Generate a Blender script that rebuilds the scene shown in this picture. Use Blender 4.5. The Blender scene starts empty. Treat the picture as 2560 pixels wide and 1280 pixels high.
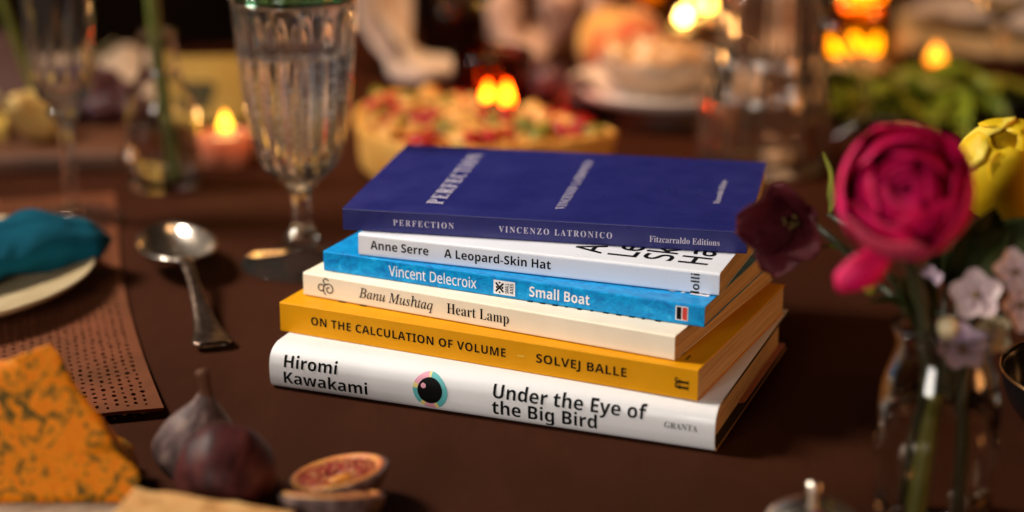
import bpy, bmesh, math, random
from mathutils import Vector, Matrix, noise
R = math.radians
PI = math.pi
random.seed(7)
scene = bpy.context.scene
COL = scene.collection

# ---------------------------------------------------------------- camera
cam_d = bpy.data.cameras.new('camera')
cam_d.sensor_width = 36.0
cam_d.lens = 66.04
cam_d.clip_start = 0.01
cam_d.clip_end = 60
cam_d.dof.use_dof = True
cam_d.dof.focus_distance = 0.885
cam_d.dof.aperture_fstop = 2.9
cam = bpy.data.objects.new('camera', cam_d)
COL.objects.link(cam)
cam.location = (0, -0.889, 0.34)
cam.rotation_euler = (R(90 - 17.844), 0, 0)
scene.camera = cam

# ---------------------------------------------------------------- world and lamps
world = bpy.data.worlds.new('World')
scene.world = world
world.use_nodes = True
wn = world.node_tree.nodes
wn['Background'].inputs[0].default_value = (1.0, 0.62, 0.38, 1)
wn['Background'].inputs[1].default_value = 0.016

def area(name, loc, target, size, power, col):
    d = bpy.data.lights.new(name, 'AREA')
    d.shape = 'SQUARE'
    d.size = size
    d.energy = power
    d.color = col
    o = bpy.data.objects.new(name, d)
    COL.objects.link(o)
    o.location = loc
    o.rotation_euler = (Vector(target) - Vector(loc)).to_track_quat('-Z', 'Y').to_euler()
    return o
area('key_lamp', (-0.97, 0.24, 0.92), (-0.02, 0.0, 0.03), 0.30, 5.3, (1.0, 0.92, 0.80)).data.spread = R(75)
area('front_lamp', (-0.62, -1.30, 0.40), (0.0, 0.0, 0.03), 0.40, 11.0, (1.0, 0.93, 0.84))
area('warm_room_lamp', (1.1, -0.40, 0.24), (0.05, 0.0, 0.05), 0.3, 3.6, (1.0, 0.42, 0.13))
area('back_fill', (-0.10, 0.30, 1.35), (0.08, 0.72, 0.0), 0.55, 2.4, (1.0, 0.58, 0.28)).data.spread = R(46)  # added overhead warm fill for the far table, enlarged for reflections in glass

scene.view_settings.view_transform = 'Standard'
scene.view_settings.look = 'None'
scene.view_settings.exposure = 0
scene.view_settings.gamma = 1
cy = scene.cycles
cy.use_denoising = True
cy.denoiser = 'OPENIMAGEDENOISE'
cy.max_bounces = 14
cy.transmission_bounces = 12
cy.transparent_max_bounces = 12
cy.glossy_bounces = 5
cy.diffuse_bounces = 3
cy.sample_clamp_indirect = 3.0
cy.caustics_reflective = False
cy.caustics_refractive = True

# ---------------------------------------------------------------- material helpers
MATS = {}
def mat(name, col, rough=0.5, metal=0.0, trans=0.0, ior=1.45, spec=0.5, sub=0.0, sheen=0.0, coat=0.0,
        var=None, var_scale=40.0, var_detail=4.0, bump=0.0, bump_scale=200.0, stretch=(1, 1, 1), emis=None, emis_s=0.0,
        ramp=(0.35, 0.65)):
    m = bpy.data.materials.new(name)
    m.use_nodes = True
    nt = m.node_tree
    b = nt.nodes['Principled BSDF']
    b.inputs['Base Color'].default_value = (*col, 1)
    b.inputs['Roughness'].default_value = rough
    b.inputs['Metallic'].default_value = metal
    b.inputs['Transmission Weight'].default_value = trans
    b.inputs['IOR'].default_value = ior
    b.inputs['Specular IOR Level'].default_value = spec
    b.inputs['Sheen Weight'].default_value = sheen
    b.inputs['Coat Weight'].default_value = coat
    if sub:
        b.inputs['Subsurface Weight'].default_value = sub
        b.inputs['Subsurface Radius'].default_value = (0.006, 0.002, 0.001)
        b.inputs['Subsurface Scale'].default_value = 1.0
    if emis:
        b.inputs['Emission Color'].default_value = (*emis, 1)
        b.inputs['Emission Strength'].default_value = emis_s
    if var or bump:
        tc = nt.nodes.new('ShaderNodeTexCoord')
        mp = nt.nodes.new('ShaderNodeMapping')
        mp.inputs['Scale'].default_value = stretch
        nt.links.new(tc.outputs['Object'], mp.inputs['Vector'])
    if var:
        n = nt.nodes.new('ShaderNodeTexNoise')
        n.inputs['Scale'].default_value = var_scale
        n.inputs['Detail'].default_value = var_detail
        nt.links.new(mp.outputs[0], n.inputs['Vector'])
        r = nt.nodes.new('ShaderNodeValToRGB')
        r.color_ramp.elements[0].position = ramp[0]
        r.color_ramp.elements[1].position = ramp[1]
        r.color_ramp.elements[0].color = (*col, 1)
        r.color_ramp.elements[1].color = (*var, 1)
        nt.links.new(n.outputs['Fac'], r.inputs[0])
        nt.links.new(r.outputs[0], b.inputs['Base Color'])
    if bump:
        n2 = nt.nodes.new('ShaderNodeTexNoise')
        n2.inputs['Scale'].default_value = bump_scale
        n2.inputs['Detail'].default_value = 3
        nt.links.new(mp.outputs[0], n2.inputs['Vector'])
        bp = nt.nodes.new('ShaderNodeBump')
        bp.inputs['Strength'].default_value = bump
        bp.inputs['Distance'].default_value = 0.001
        nt.links.new(n2.outputs['Fac'], bp.inputs['Height'])
        nt.links.new(bp.outputs[0], b.inputs['Normal'])
    MATS[name] = m
    return m

def glass(name, col=(1, 1, 1), rough=0.0, ior=1.5):
    return mat(name, col, rough=rough, trans=1.0, ior=ior)

def bright_haze(m, amt, col=(0.95, 0.90, 0.85)):
    # added milky mix: brightens the glass by catching the key lamp's light
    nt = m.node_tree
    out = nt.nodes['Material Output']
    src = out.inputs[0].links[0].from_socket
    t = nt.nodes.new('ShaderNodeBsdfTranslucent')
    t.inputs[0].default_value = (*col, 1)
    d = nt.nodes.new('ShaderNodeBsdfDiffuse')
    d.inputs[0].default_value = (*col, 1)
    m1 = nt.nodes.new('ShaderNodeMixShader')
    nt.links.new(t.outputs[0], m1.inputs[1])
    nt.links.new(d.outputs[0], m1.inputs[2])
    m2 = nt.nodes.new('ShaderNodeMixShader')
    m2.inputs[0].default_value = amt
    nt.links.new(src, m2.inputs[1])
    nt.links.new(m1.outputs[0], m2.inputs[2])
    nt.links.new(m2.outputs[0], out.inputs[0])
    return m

def thin_glass(name, tint, refl=0.12, rough=0.05):
    # a thin wall: clear tint plus a Fresnel reflection
    m = bpy.data.materials.new(name)
    m.use_nodes = True
    nt = m.node_tree
    nt.nodes.remove(nt.nodes['Principled BSDF'])
    t = nt.nodes.new('ShaderNodeBsdfTransparent')
    t.inputs[0].default_value = (*tint, 1)
    g = nt.nodes.new('ShaderNodeBsdfGlossy')
    g.inputs['Roughness'].default_value = rough
    lw = nt.nodes.new('ShaderNodeLayerWeight')
    lw.inputs[0].default_value = 0.25 + refl
    mx = nt.nodes.new('ShaderNodeMixShader')
    nt.links.new(lw.outputs['Fresnel'], mx.inputs[0])
    nt.links.new(t.outputs[0], mx.inputs[1])
    nt.links.new(g.outputs[0], mx.inputs[2])
    nt.links.new(mx.outputs[0], nt.nodes['Material Output'].inputs[0])
    MATS[name] = m
    return m

def emit(name, col, s):
    m = bpy.data.materials.new(name)
    m.use_nodes = True
    nt = m.node_tree
    nt.nodes.remove(nt.nodes['Principled BSDF'])
    e = nt.nodes.new('ShaderNodeEmission')
    e.inputs[0].default_value = (*col, 1)
    e.inputs[1].default_value = s
    nt.links.new(e.outputs[0], nt.nodes['Material Output'].inputs[0])
    MATS[name] = m
    return m

# ---------------------------------------------------------------- object helpers
def tag(o, label, cat, group=None):
    o['label'] = label
    o['category'] = cat
    if group:
        o['group'] = group
    return o

def thing(name, label, cat, loc=(0, 0, 0), rot=(0, 0, 0), group=None):
    o = bpy.data.objects.new(name, None)
    o.empty_display_size = 0.01
    COL.objects.link(o)
    o.location = loc
    o.rotation_euler = rot
    return tag(o, label, cat, group)

def mesh(name, verts, faces, smooth=True):
    me = bpy.data.meshes.new(name)
    me.from_pydata([tuple(v) for v in verts], [], faces)
    me.update()
    if smooth:
        me.polygons.foreach_set('use_smooth', [True] * len(me.polygons))
    return me

def add(name, me, m=None, parent=None, loc=None, rot=None, sub=0, scale=None):
    o = bpy.data.objects.new(name, me)
    COL.objects.link(o)
    if m is not None and len(me.materials) == 0:
        me.materials.append(m)
    if parent:
        o.parent = parent
    if loc is not None:
        o.location = loc
    if rot is not None:
        o.rotation_euler = rot
    if scale is not None:
        o.scale = scale
    if sub:
        s = o.modifiers.new('s', 'SUBSURF')
        s.levels = s.render_levels = sub
    return o

def from_bm(bm, name, smooth=False):
    me = bpy.data.meshes.new(name)
    bmesh.ops.recalc_face_normals(bm, faces=bm.faces)
    bm.to_mesh(me)
    bm.free()
    if smooth:
        me.polygons.foreach_set('use_smooth', [True] * len(me.polygons))
    return me

def box_me(name, x0, x1, y0, y1, z0, z1, bev=0.0, seg=2):
    bm = bmesh.new()
    bmesh.ops.create_cube(bm, size=1)
    for v in bm.verts:
        v.co = Vector(((x0 + x1) / 2 + v.co.x * (x1 - x0), (y0 + y1) / 2 + v.co.y * (y1 - y0), (z0 + z1) / 2 + v.co.z * (z1 - z0)))
    if bev:
        bmesh.ops.bevel(bm, geom=bm.edges[:], offset=bev, segments=seg, affect='EDGES', profile=0.5)
    return from_bm(bm, name)

def lathe_me(name, prof, seg=48, mod=None, closed=False, smooth=True):
    # prof: (r, z); a point with r == 0 becomes a pole; mod(angle, r, z, i) -> r
    verts, rings = [], []
    for i, (r, z) in enumerate(prof):
        if r <= 1e-7:
            rings.append([len(verts)])
            verts.append((0, 0, z))
        else:
            ring = []
            for k in range(seg):
                a = 2 * PI * k / seg
                rr = mod(a, r, z, i) if mod else r
                ring.append(len(verts))
                verts.append((rr * math.cos(a), rr * math.sin(a), z))
            rings.append(ring)
    faces = []
    n = len(rings)
    for i in range(n if closed else n - 1):
        A, B = rings[i], rings[(i + 1) % n]
        for k in range(seg):
            k2 = (k + 1) % seg
            if len(A) == 1 and len(B) == 1:
                break
            if len(A) == 1:
                faces.append((A[0], B[k2], B[k]))
            elif len(B) == 1:
                faces.append((A[k], A[k2], B[0]))
            else:
                faces.append((A[k], A[k2], B[k2], B[k]))
    return mesh(name, verts, faces, smooth)

def smooth_prof(pts, n=4):
    # Catmull-Rom through the profile points
    out = []
    P = [pts[0]] + list(pts) + [pts[-1]]
    for i in range(1, len(P) - 2):
        p0, p1, p2, p3 = P[i - 1], P[i], P[i + 1], P[i + 2]
        for k in range(n):
            t = k / n
            out.append(tuple(max(0, 0.5 * (2 * p1[j] + (p2[j] - p0[j]) * t + (2 * p0[j] - 5 * p1[j] + 4 * p2[j] - p3[j]) * t * t
                             + (3 * p1[j] - p0[j] - 3 * p2[j] + p3[j]) * t ** 3)) if j == 0 else
                       0.5 * (2 * p1[j] + (p2[j] - p0[j]) * t + (2 * p0[j] - 5 * p1[j] + 4 * p2[j] - p3[j]) * t * t
                              + (3 * p1[j] - p0[j] - 3 * p2[j] + p3[j]) * t ** 3) for j in range(len(p1))))
    out.append(tuple(pts[-1]))
    return out

def tube_me(name, pts, rad, seg=12, flat=1.0, cap=True):
    pts = [Vector(p) for p in pts]
    n = len(pts)
    if not isinstance(rad, (list, tuple)):
        rad = [rad] * n
    verts, faces = [], []
    prev = None
    for i, p in enumerate(pts):
        t = (pts[min(i + 1, n - 1)] - pts[max(i - 1, 0)]).normalized()
        if prev is None:
            a = Vector((0, 0, 1)) if abs(t.z) < 0.9 else Vector((1, 0, 0))
            u = t.cross(a).normalized()
        else:
            u = (prev - t * prev.dot(t)).normalized()
        prev = u
        w = t.cross(u)
        for k in range(seg):
            a = 2 * PI * k / seg
            verts.append(p + u * math.cos(a) * rad[i] + w * math.sin(a) * rad[i] * flat)
    for i in range(n - 1):
        for k in range(seg):
            k2 = (k + 1) % seg
            faces.append((i * seg + k, i * seg + k2, (i + 1) * seg + k2, (i + 1) * seg + k))
    if cap:
        faces.append(tuple(reversed(range(seg))))
        faces.append(tuple(range((n - 1) * seg, n * seg)))
    return mesh(name, verts, faces)

def curve_pts(pts, n=6):
    return [Vector(p) for p in smooth3(pts, n)]

def smooth3(pts, n=6):
    out = []
    P = [Vector(pts[0])] + [Vector(p) for p in pts] + [Vector(pts[-1])]
    for i in range(1, len(P) - 2):
        p0, p1, p2, p3 = P[i - 1], P[i], P[i + 1], P[i + 2]
        for k in range(n):
            t = k / n
            out.append(0.5 * (2 * p1 + (p2 - p0) * t + (2 * p0 - 5 * p1 + 4 * p2 - p3) * t * t + (3 * p1 - p0 - 3 * p2 + p3) * t ** 3))
    out.append(Vector(pts[-1]))
    return out

def blob_me(name, r, sq=(1, 1, 1), amp=0.1, fr=1.0, seed=0, sub=3):
    bm = bmesh.new()
    bmesh.ops.create_icosphere(bm, subdivisions=sub, radius=1)
    for v in bm.verts:
        k = 1 + amp * noise.noise(v.co * fr * 1.7 + Vector((seed * 3.1, seed * 1.7, seed)))
        v.co = Vector((v.co.x * sq[0], v.co.y * sq[1], v.co.z * sq[2])) * r * k
    return from_bm(bm, name, True)

def grid_me(name, nu, nv, fn, thick=0.0):
    verts, faces = [], []
    for j in range(nv + 1):
        for i in range(nu + 1):
            verts.append(fn(i / nu, j / nv))
    for j in range(nv):
        for i in range(nu):
            a = j * (nu + 1) + i
            faces.append((a, a + 1, a + nu + 2, a + nu + 1))
    return mesh(name, verts, faces)

def solidify(o, t, off=0):
    s = o.modifiers.new('t', 'SOLIDIFY')
    s.thickness = t
    s.offset = off
    return o

def aim(direction):
    # rotation that turns local +Z to the direction
    return Vector(direction).to_track_quat('Z', 'Y').to_euler()

# ---------------------------------------------------------------- lettering
def remap(s, up, lo):
    out = ''
    for ch in s:
        if 'A' <= ch <= 'Z' and up:
            out += chr(up + ord(ch) - 65)
        elif 'a' <= ch <= 'z' and lo:
            out += '\u210e' if (lo == 0x1D44E and ch == 'h') else chr(lo + ord(ch) - 97)
        else:
            out += ch
    return out
STYLE = {'sans': (0x1D5A0, 0x1D5BA), 'bold': (0x1D5D4, 0x1D5EE), 'serif': (0x1D400, 0x1D41A), 'italic': (0x1D434, 0x1D44E)}
def raw_text(body, style, offset=0.0, space=1.0):
    c = bpy.data.curves.new('lettering', 'FONT')
    c.body = remap(body, *STYLE[style])
    c.size = 1.0
    c.offset = offset
    c.space_character = space
    c.resolution_u = 4
    o = bpy.data.objects.new('lettering', c)
    COL.objects.link(o)
    bpy.context.view_layer.update()
    me = bpy.data.meshes.new_from_object(o.evaluated_get(bpy.context.evaluated_depsgraph_get()))
    bpy.data.objects.remove(o)
    bpy.data.curves.remove(c)
    return me
CAP = {}
def text_me(name, body, style, x0, x1, base, cap, offset=0.0, space=1.0, m=None):
    """flat lettering: x from x0 to x1 (None keeps the aspect), y from the baseline with the given capital height"""
    if style not in CAP:
        t = raw_text('H', style)
        CAP[style] = max(v.co.y for v in t.vertices)
        bpy.data.meshes.remove(t)
    me = raw_text(body, style, offset, space)
    lo = min(v.co.x for v in me.vertices)
    hi = max(v.co.x for v in me.vertices)
    sy = cap / CAP[style]
    sx = (x1 - x0) / (hi - lo) if x1 is not None else sy
    for v in me.vertices:
        v.co = Vector(((v.co.x - lo) * sx + x0, v.co.y * sy + base, 0))
    me.name = name
    me.materials.clear()
    if m:
        me.materials.append(m)
    return me
def to_spine(me, T=None, prof=None, eps=0.00012):
    """book x = text x, book z = text y, on the spine (y = 0, or the curved profile)"""
    if prof:
        bm = bmesh.new()
        bm.from_mesh(me)
        for k in range(1, 36):
            z = 0.0007 * k
            bmesh.ops.bisect_plane(bm, geom=bm.verts[:] + bm.edges[:] + bm.faces[:], plane_co=(0, z, 0), plane_no=(0, 1, 0))
        bm.to_mesh(me)
        bm.free()
    for v in me.vertices:
        x, z = v.co.x, v.co.y
        v.co = (x, (prof(z) if prof else 0) - eps, z)
    return me
def to_cover(me, T, eps=0.00012):
    """reading direction = book +y, letter tops toward book -x, lying on the upper cover"""
    for v in me.vertices:
        x, y = v.co.x, v.co.y
        v.co = (-y, x, T + eps)
    return me
def rot90(me):
    """reads upwards: text x -> y, text y -> -x"""
    for v in me.vertices:
        v.co = (-v.co.y, v.co.x, 0)
    return me
def shift(me, dx, dy):
    for v in me.vertices:
        v.co.x += dx
        v.co.y += dy
    return me
def poly_me(name, loops, m=None):
    verts, faces = [], []
    for lp in loops:
        n = len(verts)
        verts += [(x, y, 0) for x, y in lp]
        faces.append(tuple(range(n, n + len(lp))))
    me = mesh(name, verts, faces, False)
    if m:
        me.materials.append(m)
    return me
def disc(cx, cy_, r, n=40, sx=1.0):
    return [(cx + r * sx * math.cos(2 * PI * k / n), cy_ + r * math.sin(2 * PI * k / n)) for k in range(n)]
def stroke(pts, w):
    quads = []
    L, Rr = [], []
    n = len(pts)
    for i, p in enumerate(pts):
        a = Vector(pts[max(i - 1, 0)])
        b = Vector(pts[min(i + 1, n - 1)])
        t = (b - a).normalized()
        nn = Vector((-t.y, t.x)) * w / 2
        L.append((p[0] + nn.x, p[1] + nn.y))
        Rr.append((p[0] - nn.x, p[1] - nn.y))
    for i in range(n - 1):
        quads.append([L[i], Rr[i], Rr[i + 1], L[i + 1]])
    return quads

# ================================================================= materials
# ---- table linen with a fine weave
def cloth_mat(name, col, col2, scale, bump=0.35, rough=0.8, sheen=0.0):
    m = mat(name, col, rough=rough, sheen=sheen, var=col2, var_scale=9, var_detail=5, spec=0.12)
    nt = m.node_tree
    b = nt.nodes['Principled BSDF']
    tc = nt.nodes.new('ShaderNodeTexCoord')
    hs = []
    for ax in ('X', 'Y'):
        w = nt.nodes.new('ShaderNodeTexWave')
        w.bands_direction = ax
        w.inputs['Scale'].default_value = scale
        w.inputs['Distortion'].default_value = 1.5
        w.inputs['Detail'].default_value = 2
        nt.links.new(tc.outputs['Object'], w.inputs['Vector'])
        hs.append(w)
    mx = nt.nodes.new('ShaderNodeMath')
    mx.operation = 'ADD'
    nt.links.new(hs[0].outputs['Fac'], mx.inputs[0])
    nt.links.new(hs[1].outputs['Fac'], mx.inputs[1])
    bp = nt.nodes.new('ShaderNodeBump')
    bp.inputs['Strength'].default_value = bump
    bp.inputs['Distance'].default_value = 0.0006
    nt.links.new(mx.outputs[0], bp.inputs['Height'])
    nt.links.new(bp.outputs[0], b.inputs['Normal'])
    return m
M_TABLE = cloth_mat('brown_linen', (0.033, 0.0085, 0.0030), (0.043, 0.0120, 0.0048), 700, 0.3, 0.85, 0.0)
M_TABLE.node_tree.nodes['Noise Texture'].inputs['Detail'].default_value = 14
M_TABLE.node_tree.nodes['Noise Texture'].inputs['Roughness'].default_value = 0.72
M_TABLE.node_tree.nodes['Principled BSDF'].inputs['Specular IOR Level'].default_value = 0.06
def table_creases():
    nt = M_TABLE.node_tree
    b = nt.nodes['Principled BSDF']
    first = b.inputs['Normal'].links[0].from_node
    tc = nt.nodes.new('ShaderNodeTexCoord')
    mp = nt.nodes.new('ShaderNodeMapping')
    mp.inputs['Scale'].default_value = (1.0, 0.35, 1.0)
    mp.inputs['Rotation'].default_value = (0, 0, R(14))
    n = nt.nodes.new('ShaderNodeTexNoise')
    n.inputs['Scale'].default_value = 11
    n.inputs['Detail'].default_value = 5
    bp = nt.nodes.new('ShaderNodeBump')
    bp.inputs['Strength'].default_value = 0.5
    bp.inputs['Distance'].default_value = 0.012
    nt.links.new(tc.outputs['Object'], mp.inputs[0])
    nt.links.new(mp.outputs[0], n.inputs['Vector'])
    nt.links.new(n.outputs['Fac'], bp.inputs['Height'])
    nt.links.new(bp.outputs[0], first.inputs['Normal'])
table_creases()
M_FLOOR = mat('dark_floor', (0.006, 0.004, 0.003), rough=0.9)
M_WALL = mat('warm_wall', (0.10, 0.045, 0.018), rough=0.9, var=(0.05, 0.02, 0.01), var_scale=3)
M_TEAL = cloth_mat('teal_linen', (0.003, 0.092, 0.150), (0.006, 0.135, 0.21), 900, 0.8, 0.9, 0.0)
M_CREAM_LINEN = cloth_mat('cream_linen', (0.56, 0.44, 0.33), (0.66, 0.54, 0.43), 500, 0.5, 0.9)
M_PINK_LINEN = cloth_mat('rose_linen', (0.52, 0.36, 0.30), (0.62, 0.45, 0.38), 500, 0.5, 0.9)
M_GREY_LINEN = cloth_mat('grey_linen', (0.50, 0.44, 0.44), (0.6, 0.54, 0.54), 500, 0.5, 0.9)
M_MAUVE_LINEN = cloth_mat('mauve_linen', (0.09, 0.048, 0.046), (0.14, 0.08, 0.075), 500, 0.5, 0.9)
M_LEATHER = mat('tan_leather', (0.105, 0.034, 0.014), rough=0.7, spec=0.1, var=(0.155, 0.046, 0.020), var_scale=30, bump=0.3, bump_scale=900)

# ---- paper and print
def page_mat(name, col, col2, ax=2):
    m = mat(name, col, rough=0.85, spec=0.2)
    nt = m.node_tree
    b = nt.nodes['Principled BSDF']
    tc = nt.nodes.new('ShaderNodeTexCoord')
    mp = nt.nodes.new('ShaderNodeMapping')
    mp.inputs['Scale'].default_value = (14, 14, 2300)
    n = nt.nodes.new('ShaderNodeTexNoise')
    n.inputs['Scale'].default_value = 1
    n.inputs['Detail'].default_value = 2
    r = nt.nodes.new('ShaderNodeValToRGB')
    r.color_ramp.elements[0].position = 0.36
    r.color_ramp.elements[1].position = 0.62
    r.color_ramp.elements[0].color = (*col2, 1)
    r.color_ramp.elements[1].color = (*col, 1)
    bp = nt.nodes.new('ShaderNodeBump')
    bp.inputs['Strength'].default_value = 0.5
    bp.inputs['Distance'].default_value = 0.0004
    nt.links.new(tc.outputs['Object'], mp.inputs[0])
    nt.links.new(mp.outputs[0], n.inputs['Vector'])
    nt.links.new(n.outputs['Fac'], r.inputs[0])
    nt.links.new(r.outputs[0], b.inputs['Base Color'])
    nt.links.new(n.outputs['Fac'], bp.inputs['Height'])
    nt.links.new(bp.outputs[0], b.inputs['Normal'])
    return m
M_PAGE = page_mat('page_edges', (0.66, 0.50, 0.34), (0.36, 0.25, 0.155))
def smudge(m, rough):
    # finger marks and rubbing: the gloss changes over the card
    nt = m.node_tree
    tc = nt.nodes.new('ShaderNodeTexCoord')
    n = nt.nodes.new('ShaderNodeTexNoise')
    n.inputs['Scale'].default_value = 34
    n.inputs['Detail'].default_value = 7
    n.inputs['Roughness'].default_value = 0.68
    mr = nt.nodes.new('ShaderNodeMapRange')
    mr.inputs['From Min'].default_value = 0.3
    mr.inputs['From Max'].default_value = 0.7
    mr.inputs['To Min'].default_value = max(0.12, rough - 0.16)
    mr.inputs['To Max'].default_value = rough + 0.16
    nt.links.new(tc.outputs['Object'], n.inputs['Vector'])
    nt.links.new(n.outputs['Fac'], mr.inputs['Value'])
    nt.links.new(mr.outputs[0], nt.nodes['Principled BSDF'].inputs['Roughness'])
def cover_mat(name, col, rough=0.42, var=None, coat=0.0, spec=0.45, vs=60):
    m = mat(name, col, rough=rough, var=var, var_scale=vs, coat=coat, spec=spec, bump=0.05, bump_scale=2500)
    smudge(m, rough)
    return m
M_BLUE = cover_mat('deep_blue_card', (0.016, 0.018, 0.130), 0.36, (0.020, 0.021, 0.144), spec=0.35)
M_WHITE = cover_mat('white_card', (0.78, 0.80, 0.88), 0.35)
M_CREAM = cover_mat('cream_card', (0.84, 0.74, 0.58), 0.5, (0.88, 0.78, 0.62))
M_YELLOW = cover_mat('amber_card', (0.66, 0.275, 0.002), 0.5, (0.69, 0.295, 0.003), spec=0.15)
M_JACKET = cover_mat('white_jacket', (0.74, 0.73, 0.75), 0.34, spec=0.3)
M_PINK = cover_mat('pink_flap', (0.50, 0.20, 0.19), 0.5)
M_BLACKBOARD = mat('black_board', (0.012, 0.009, 0.009), rough=0.6)
M_BOARD_EDGE = mat('tan_board_edge', (0.30, 0.17, 0.07), rough=0.7)
# blue water cover: ripples of light on water
def water_print():
    m = mat('water_print', (0.0, 0.2, 0.55), rough=0.35, spec=0.3)
    nt = m.node_tree
    b = nt.nodes['Principled BSDF']
    tc = nt.nodes.new('ShaderNodeTexCoord')
    mp = nt.nodes.new('ShaderNodeMapping')
    mp.inputs['Scale'].default_value = (1, 2.2, 1.3)
    n = nt.nodes.new('ShaderNodeTexNoise')
    n.inputs['Scale'].default_value = 170
    n.inputs['Detail'].default_value = 6
    n.inputs['Roughness'].default_value = 0.65
    n.inputs['Distortion'].default_value = 1.2
    r = nt.nodes.new('ShaderNodeValToRGB')
    e = r.color_ramp.elements
    e[0].position = 0.32
    e[0].color = (0.0, 0.15, 0.46, 1)
    e[1].position = 0.635
    e[1].color = (0.0, 0.34, 0.76, 1)
    e.new(0.70).color = (0.06, 0.45, 0.75, 1)
    e.new(0.80).color = (0.45, 0.75, 0.90, 1)
    nt.links.new(tc.outputs['Object'], mp.inputs[0])
    nt.links.new(mp.outputs[0], n.inputs['Vector'])
    nt.links.new(n.outputs['Fac'], r.inputs[0])
    nt.links.new(r.outputs[0], b.inputs['Base Color'])
    return m
M_WATERPRINT = water_print()
M_INK = mat('black_ink', (0.004, 0.0035, 0.0035), rough=0.5, spec=0.08)
M_INK_SOFT = mat('grey_ink', (0.05, 0.045, 0.045), rough=0.5, spec=0.08)
M_WINK = mat('white_ink', (0.80, 0.78, 0.82), rough=0.5)
M_LAVINK = mat('lavender_ink', (0.55, 0.50, 0.62), rough=0.5)
M_PALEBLUE = mat('pale_blue_ink', (0.45, 0.70, 0.85), rough=0.5)
M_EMBOSS = mat('relief_sheen', (0.030, 0.036, 0.19), rough=0.3)  # lighter blue paints the light that an uninked relief would catch
M_RED = mat('red_ink', (0.55, 0.03, 0.02), rough=0.5)
M_TEALINK = mat('teal_ink', (0.10, 0.42, 0.44), rough=0.5)
M_YINK = mat('yellow_ink', (0.75, 0.62, 0.22), rough=0.5)
M_PINKINK = mat('pink_ink', (0.72, 0.32, 0.42), rough=0.5)
M_GOLDINK = mat('gold_ink', (0.75, 0.45, 0.05), rough=0.5)

# ---- glass, metal, food
M_GLASS = glass('clear_glass', (1, 1, 1), 0.0, 1.5)
M_WATER = glass('water', (1, 1, 1), 0.0, 1.33)
M_GREENGLASS = glass('green_glass', (0.25, 0.75, 0.42), 0.0, 1.5)
M_SMOKE = glass('vase_glass', (0.93, 0.88, 0.80), 0.0, 1.5)
M_THIN = thin_glass('thin_clear_glass', (0.95, 0.93, 0.90))
M_FOOTGLASS = bright_haze(thin_glass('foot_glass', (0.98, 0.97, 0.95), -0.04, 0.05), 0.008)
M_PRESSED = bright_haze(glass('pressed_glass', (1, 1, 1), 0.0, 1.5), 0.010)
M_JUGGLASS = bright_haze(thin_glass('jug_glass', (0.95, 0.90, 0.86), 0.14, 0.05), 0.035, (0.9, 0.66, 0.5))
M_REDTHIN = thin_glass('red_glass', (0.74, 0.24, 0.14), -0.06)
M_AMBERTHIN = thin_glass('amber_glass', (0.95, 0.66, 0.24), 0.05)
def frosted(name, col):
    m = bpy.data.materials.new(name)
    m.use_nodes = True
    nt = m.node_tree
    b = nt.nodes['Principled BSDF']
    b.inputs['Base Color'].default_value = (*col, 1)
    b.inputs['Roughness'].default_value = 0.3
    t = nt.nodes.new('ShaderNodeBsdfTranslucent')
    t.inputs[0].default_value = (*col, 1)
    mx = nt.nodes.new('ShaderNodeMixShader')
    mx.inputs[0].default_value = 0.6
    nt.links.new(b.outputs[0], mx.inputs[1])
    nt.links.new(t.outputs[0], mx.inputs[2])
    nt.links.new(mx.outputs[0], nt.nodes['Material Output'].inputs[0])
    return m
M_PINKTHIN = frosted('frosted_pink_glass', (0.62, 0.30, 0.19))
M_SILVER = mat('old_silver', (0.88, 0.78, 0.68), rough=0.24, metal=1.0, var=(0.62, 0.52, 0.44), var_scale=25)
M_TARNISH = mat('tarnished_silver', (0.42, 0.30, 0.23), rough=0.28, metal=1.0, var=(0.14, 0.09, 0.07), var_scale=160, bump=0.6, bump_scale=420)
M_WAX = mat('candle_wax', (0.80, 0.62, 0.42), rough=0.5, sub=0.4)
def flame_mat(name, col, s):
    m = emit(name, col, s)
    nt = m.node_tree
    e = next(n for n in nt.nodes if n.type == 'EMISSION')
    tc = nt.nodes.new('ShaderNodeTexCoord')
    sp = nt.nodes.new('ShaderNodeSeparateXYZ')
    r = nt.nodes.new('ShaderNodeValToRGB')
    el = r.color_ramp.elements
    el[0].position = 0.0
    el[0].color = (0.10, 0.02, 0.004, 1)
    el[1].position = 1.0
    el[1].color = (0.55, 0.14, 0.01, 1)
    el.new(0.22).color = (0.8 * col[0], 0.35 * col[1], 0.3 * col[2], 1)
    el.new(0.45).color = (*col, 1)
    el.new(0.72).color = (col[0], 0.85 * col[1], col[2], 1)
    nt.links.new(tc.outputs['Generated'], sp.inputs[0])
    nt.links.new(sp.outputs['Z'], r.inputs[0])
    nt.links.new(r.outputs[0], e.inputs[0])
    return m
M_FLAME = flame_mat('flame', (1.0, 0.55, 0.035), 7.0)
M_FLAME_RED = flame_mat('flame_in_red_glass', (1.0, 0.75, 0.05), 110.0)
M_FLAME_AMBER = emit('flame_in_amber_glass', (1.0, 0.52, 0.03), 9.0)
M_FLAME_HOT = emit('bright_flame', (1.0, 0.62, 0.14), 60.0)
M_WICK = mat('wick', (0.01, 0.008, 0.006), rough=0.9)
M_PLATE = mat('tan_glaze', (0.56, 0.44, 0.28), rough=0.25, var=(0.42, 0.31, 0.17), var_scale=35)
M_WHITEPLATE = mat('white_glaze', (0.66, 0.58, 0.52), rough=0.25)
M_STONEWARE = mat('stoneware', (0.42, 0.33, 0.26), rough=0.6, var=(0.36, 0.28, 0.2), var_scale=60)
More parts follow.
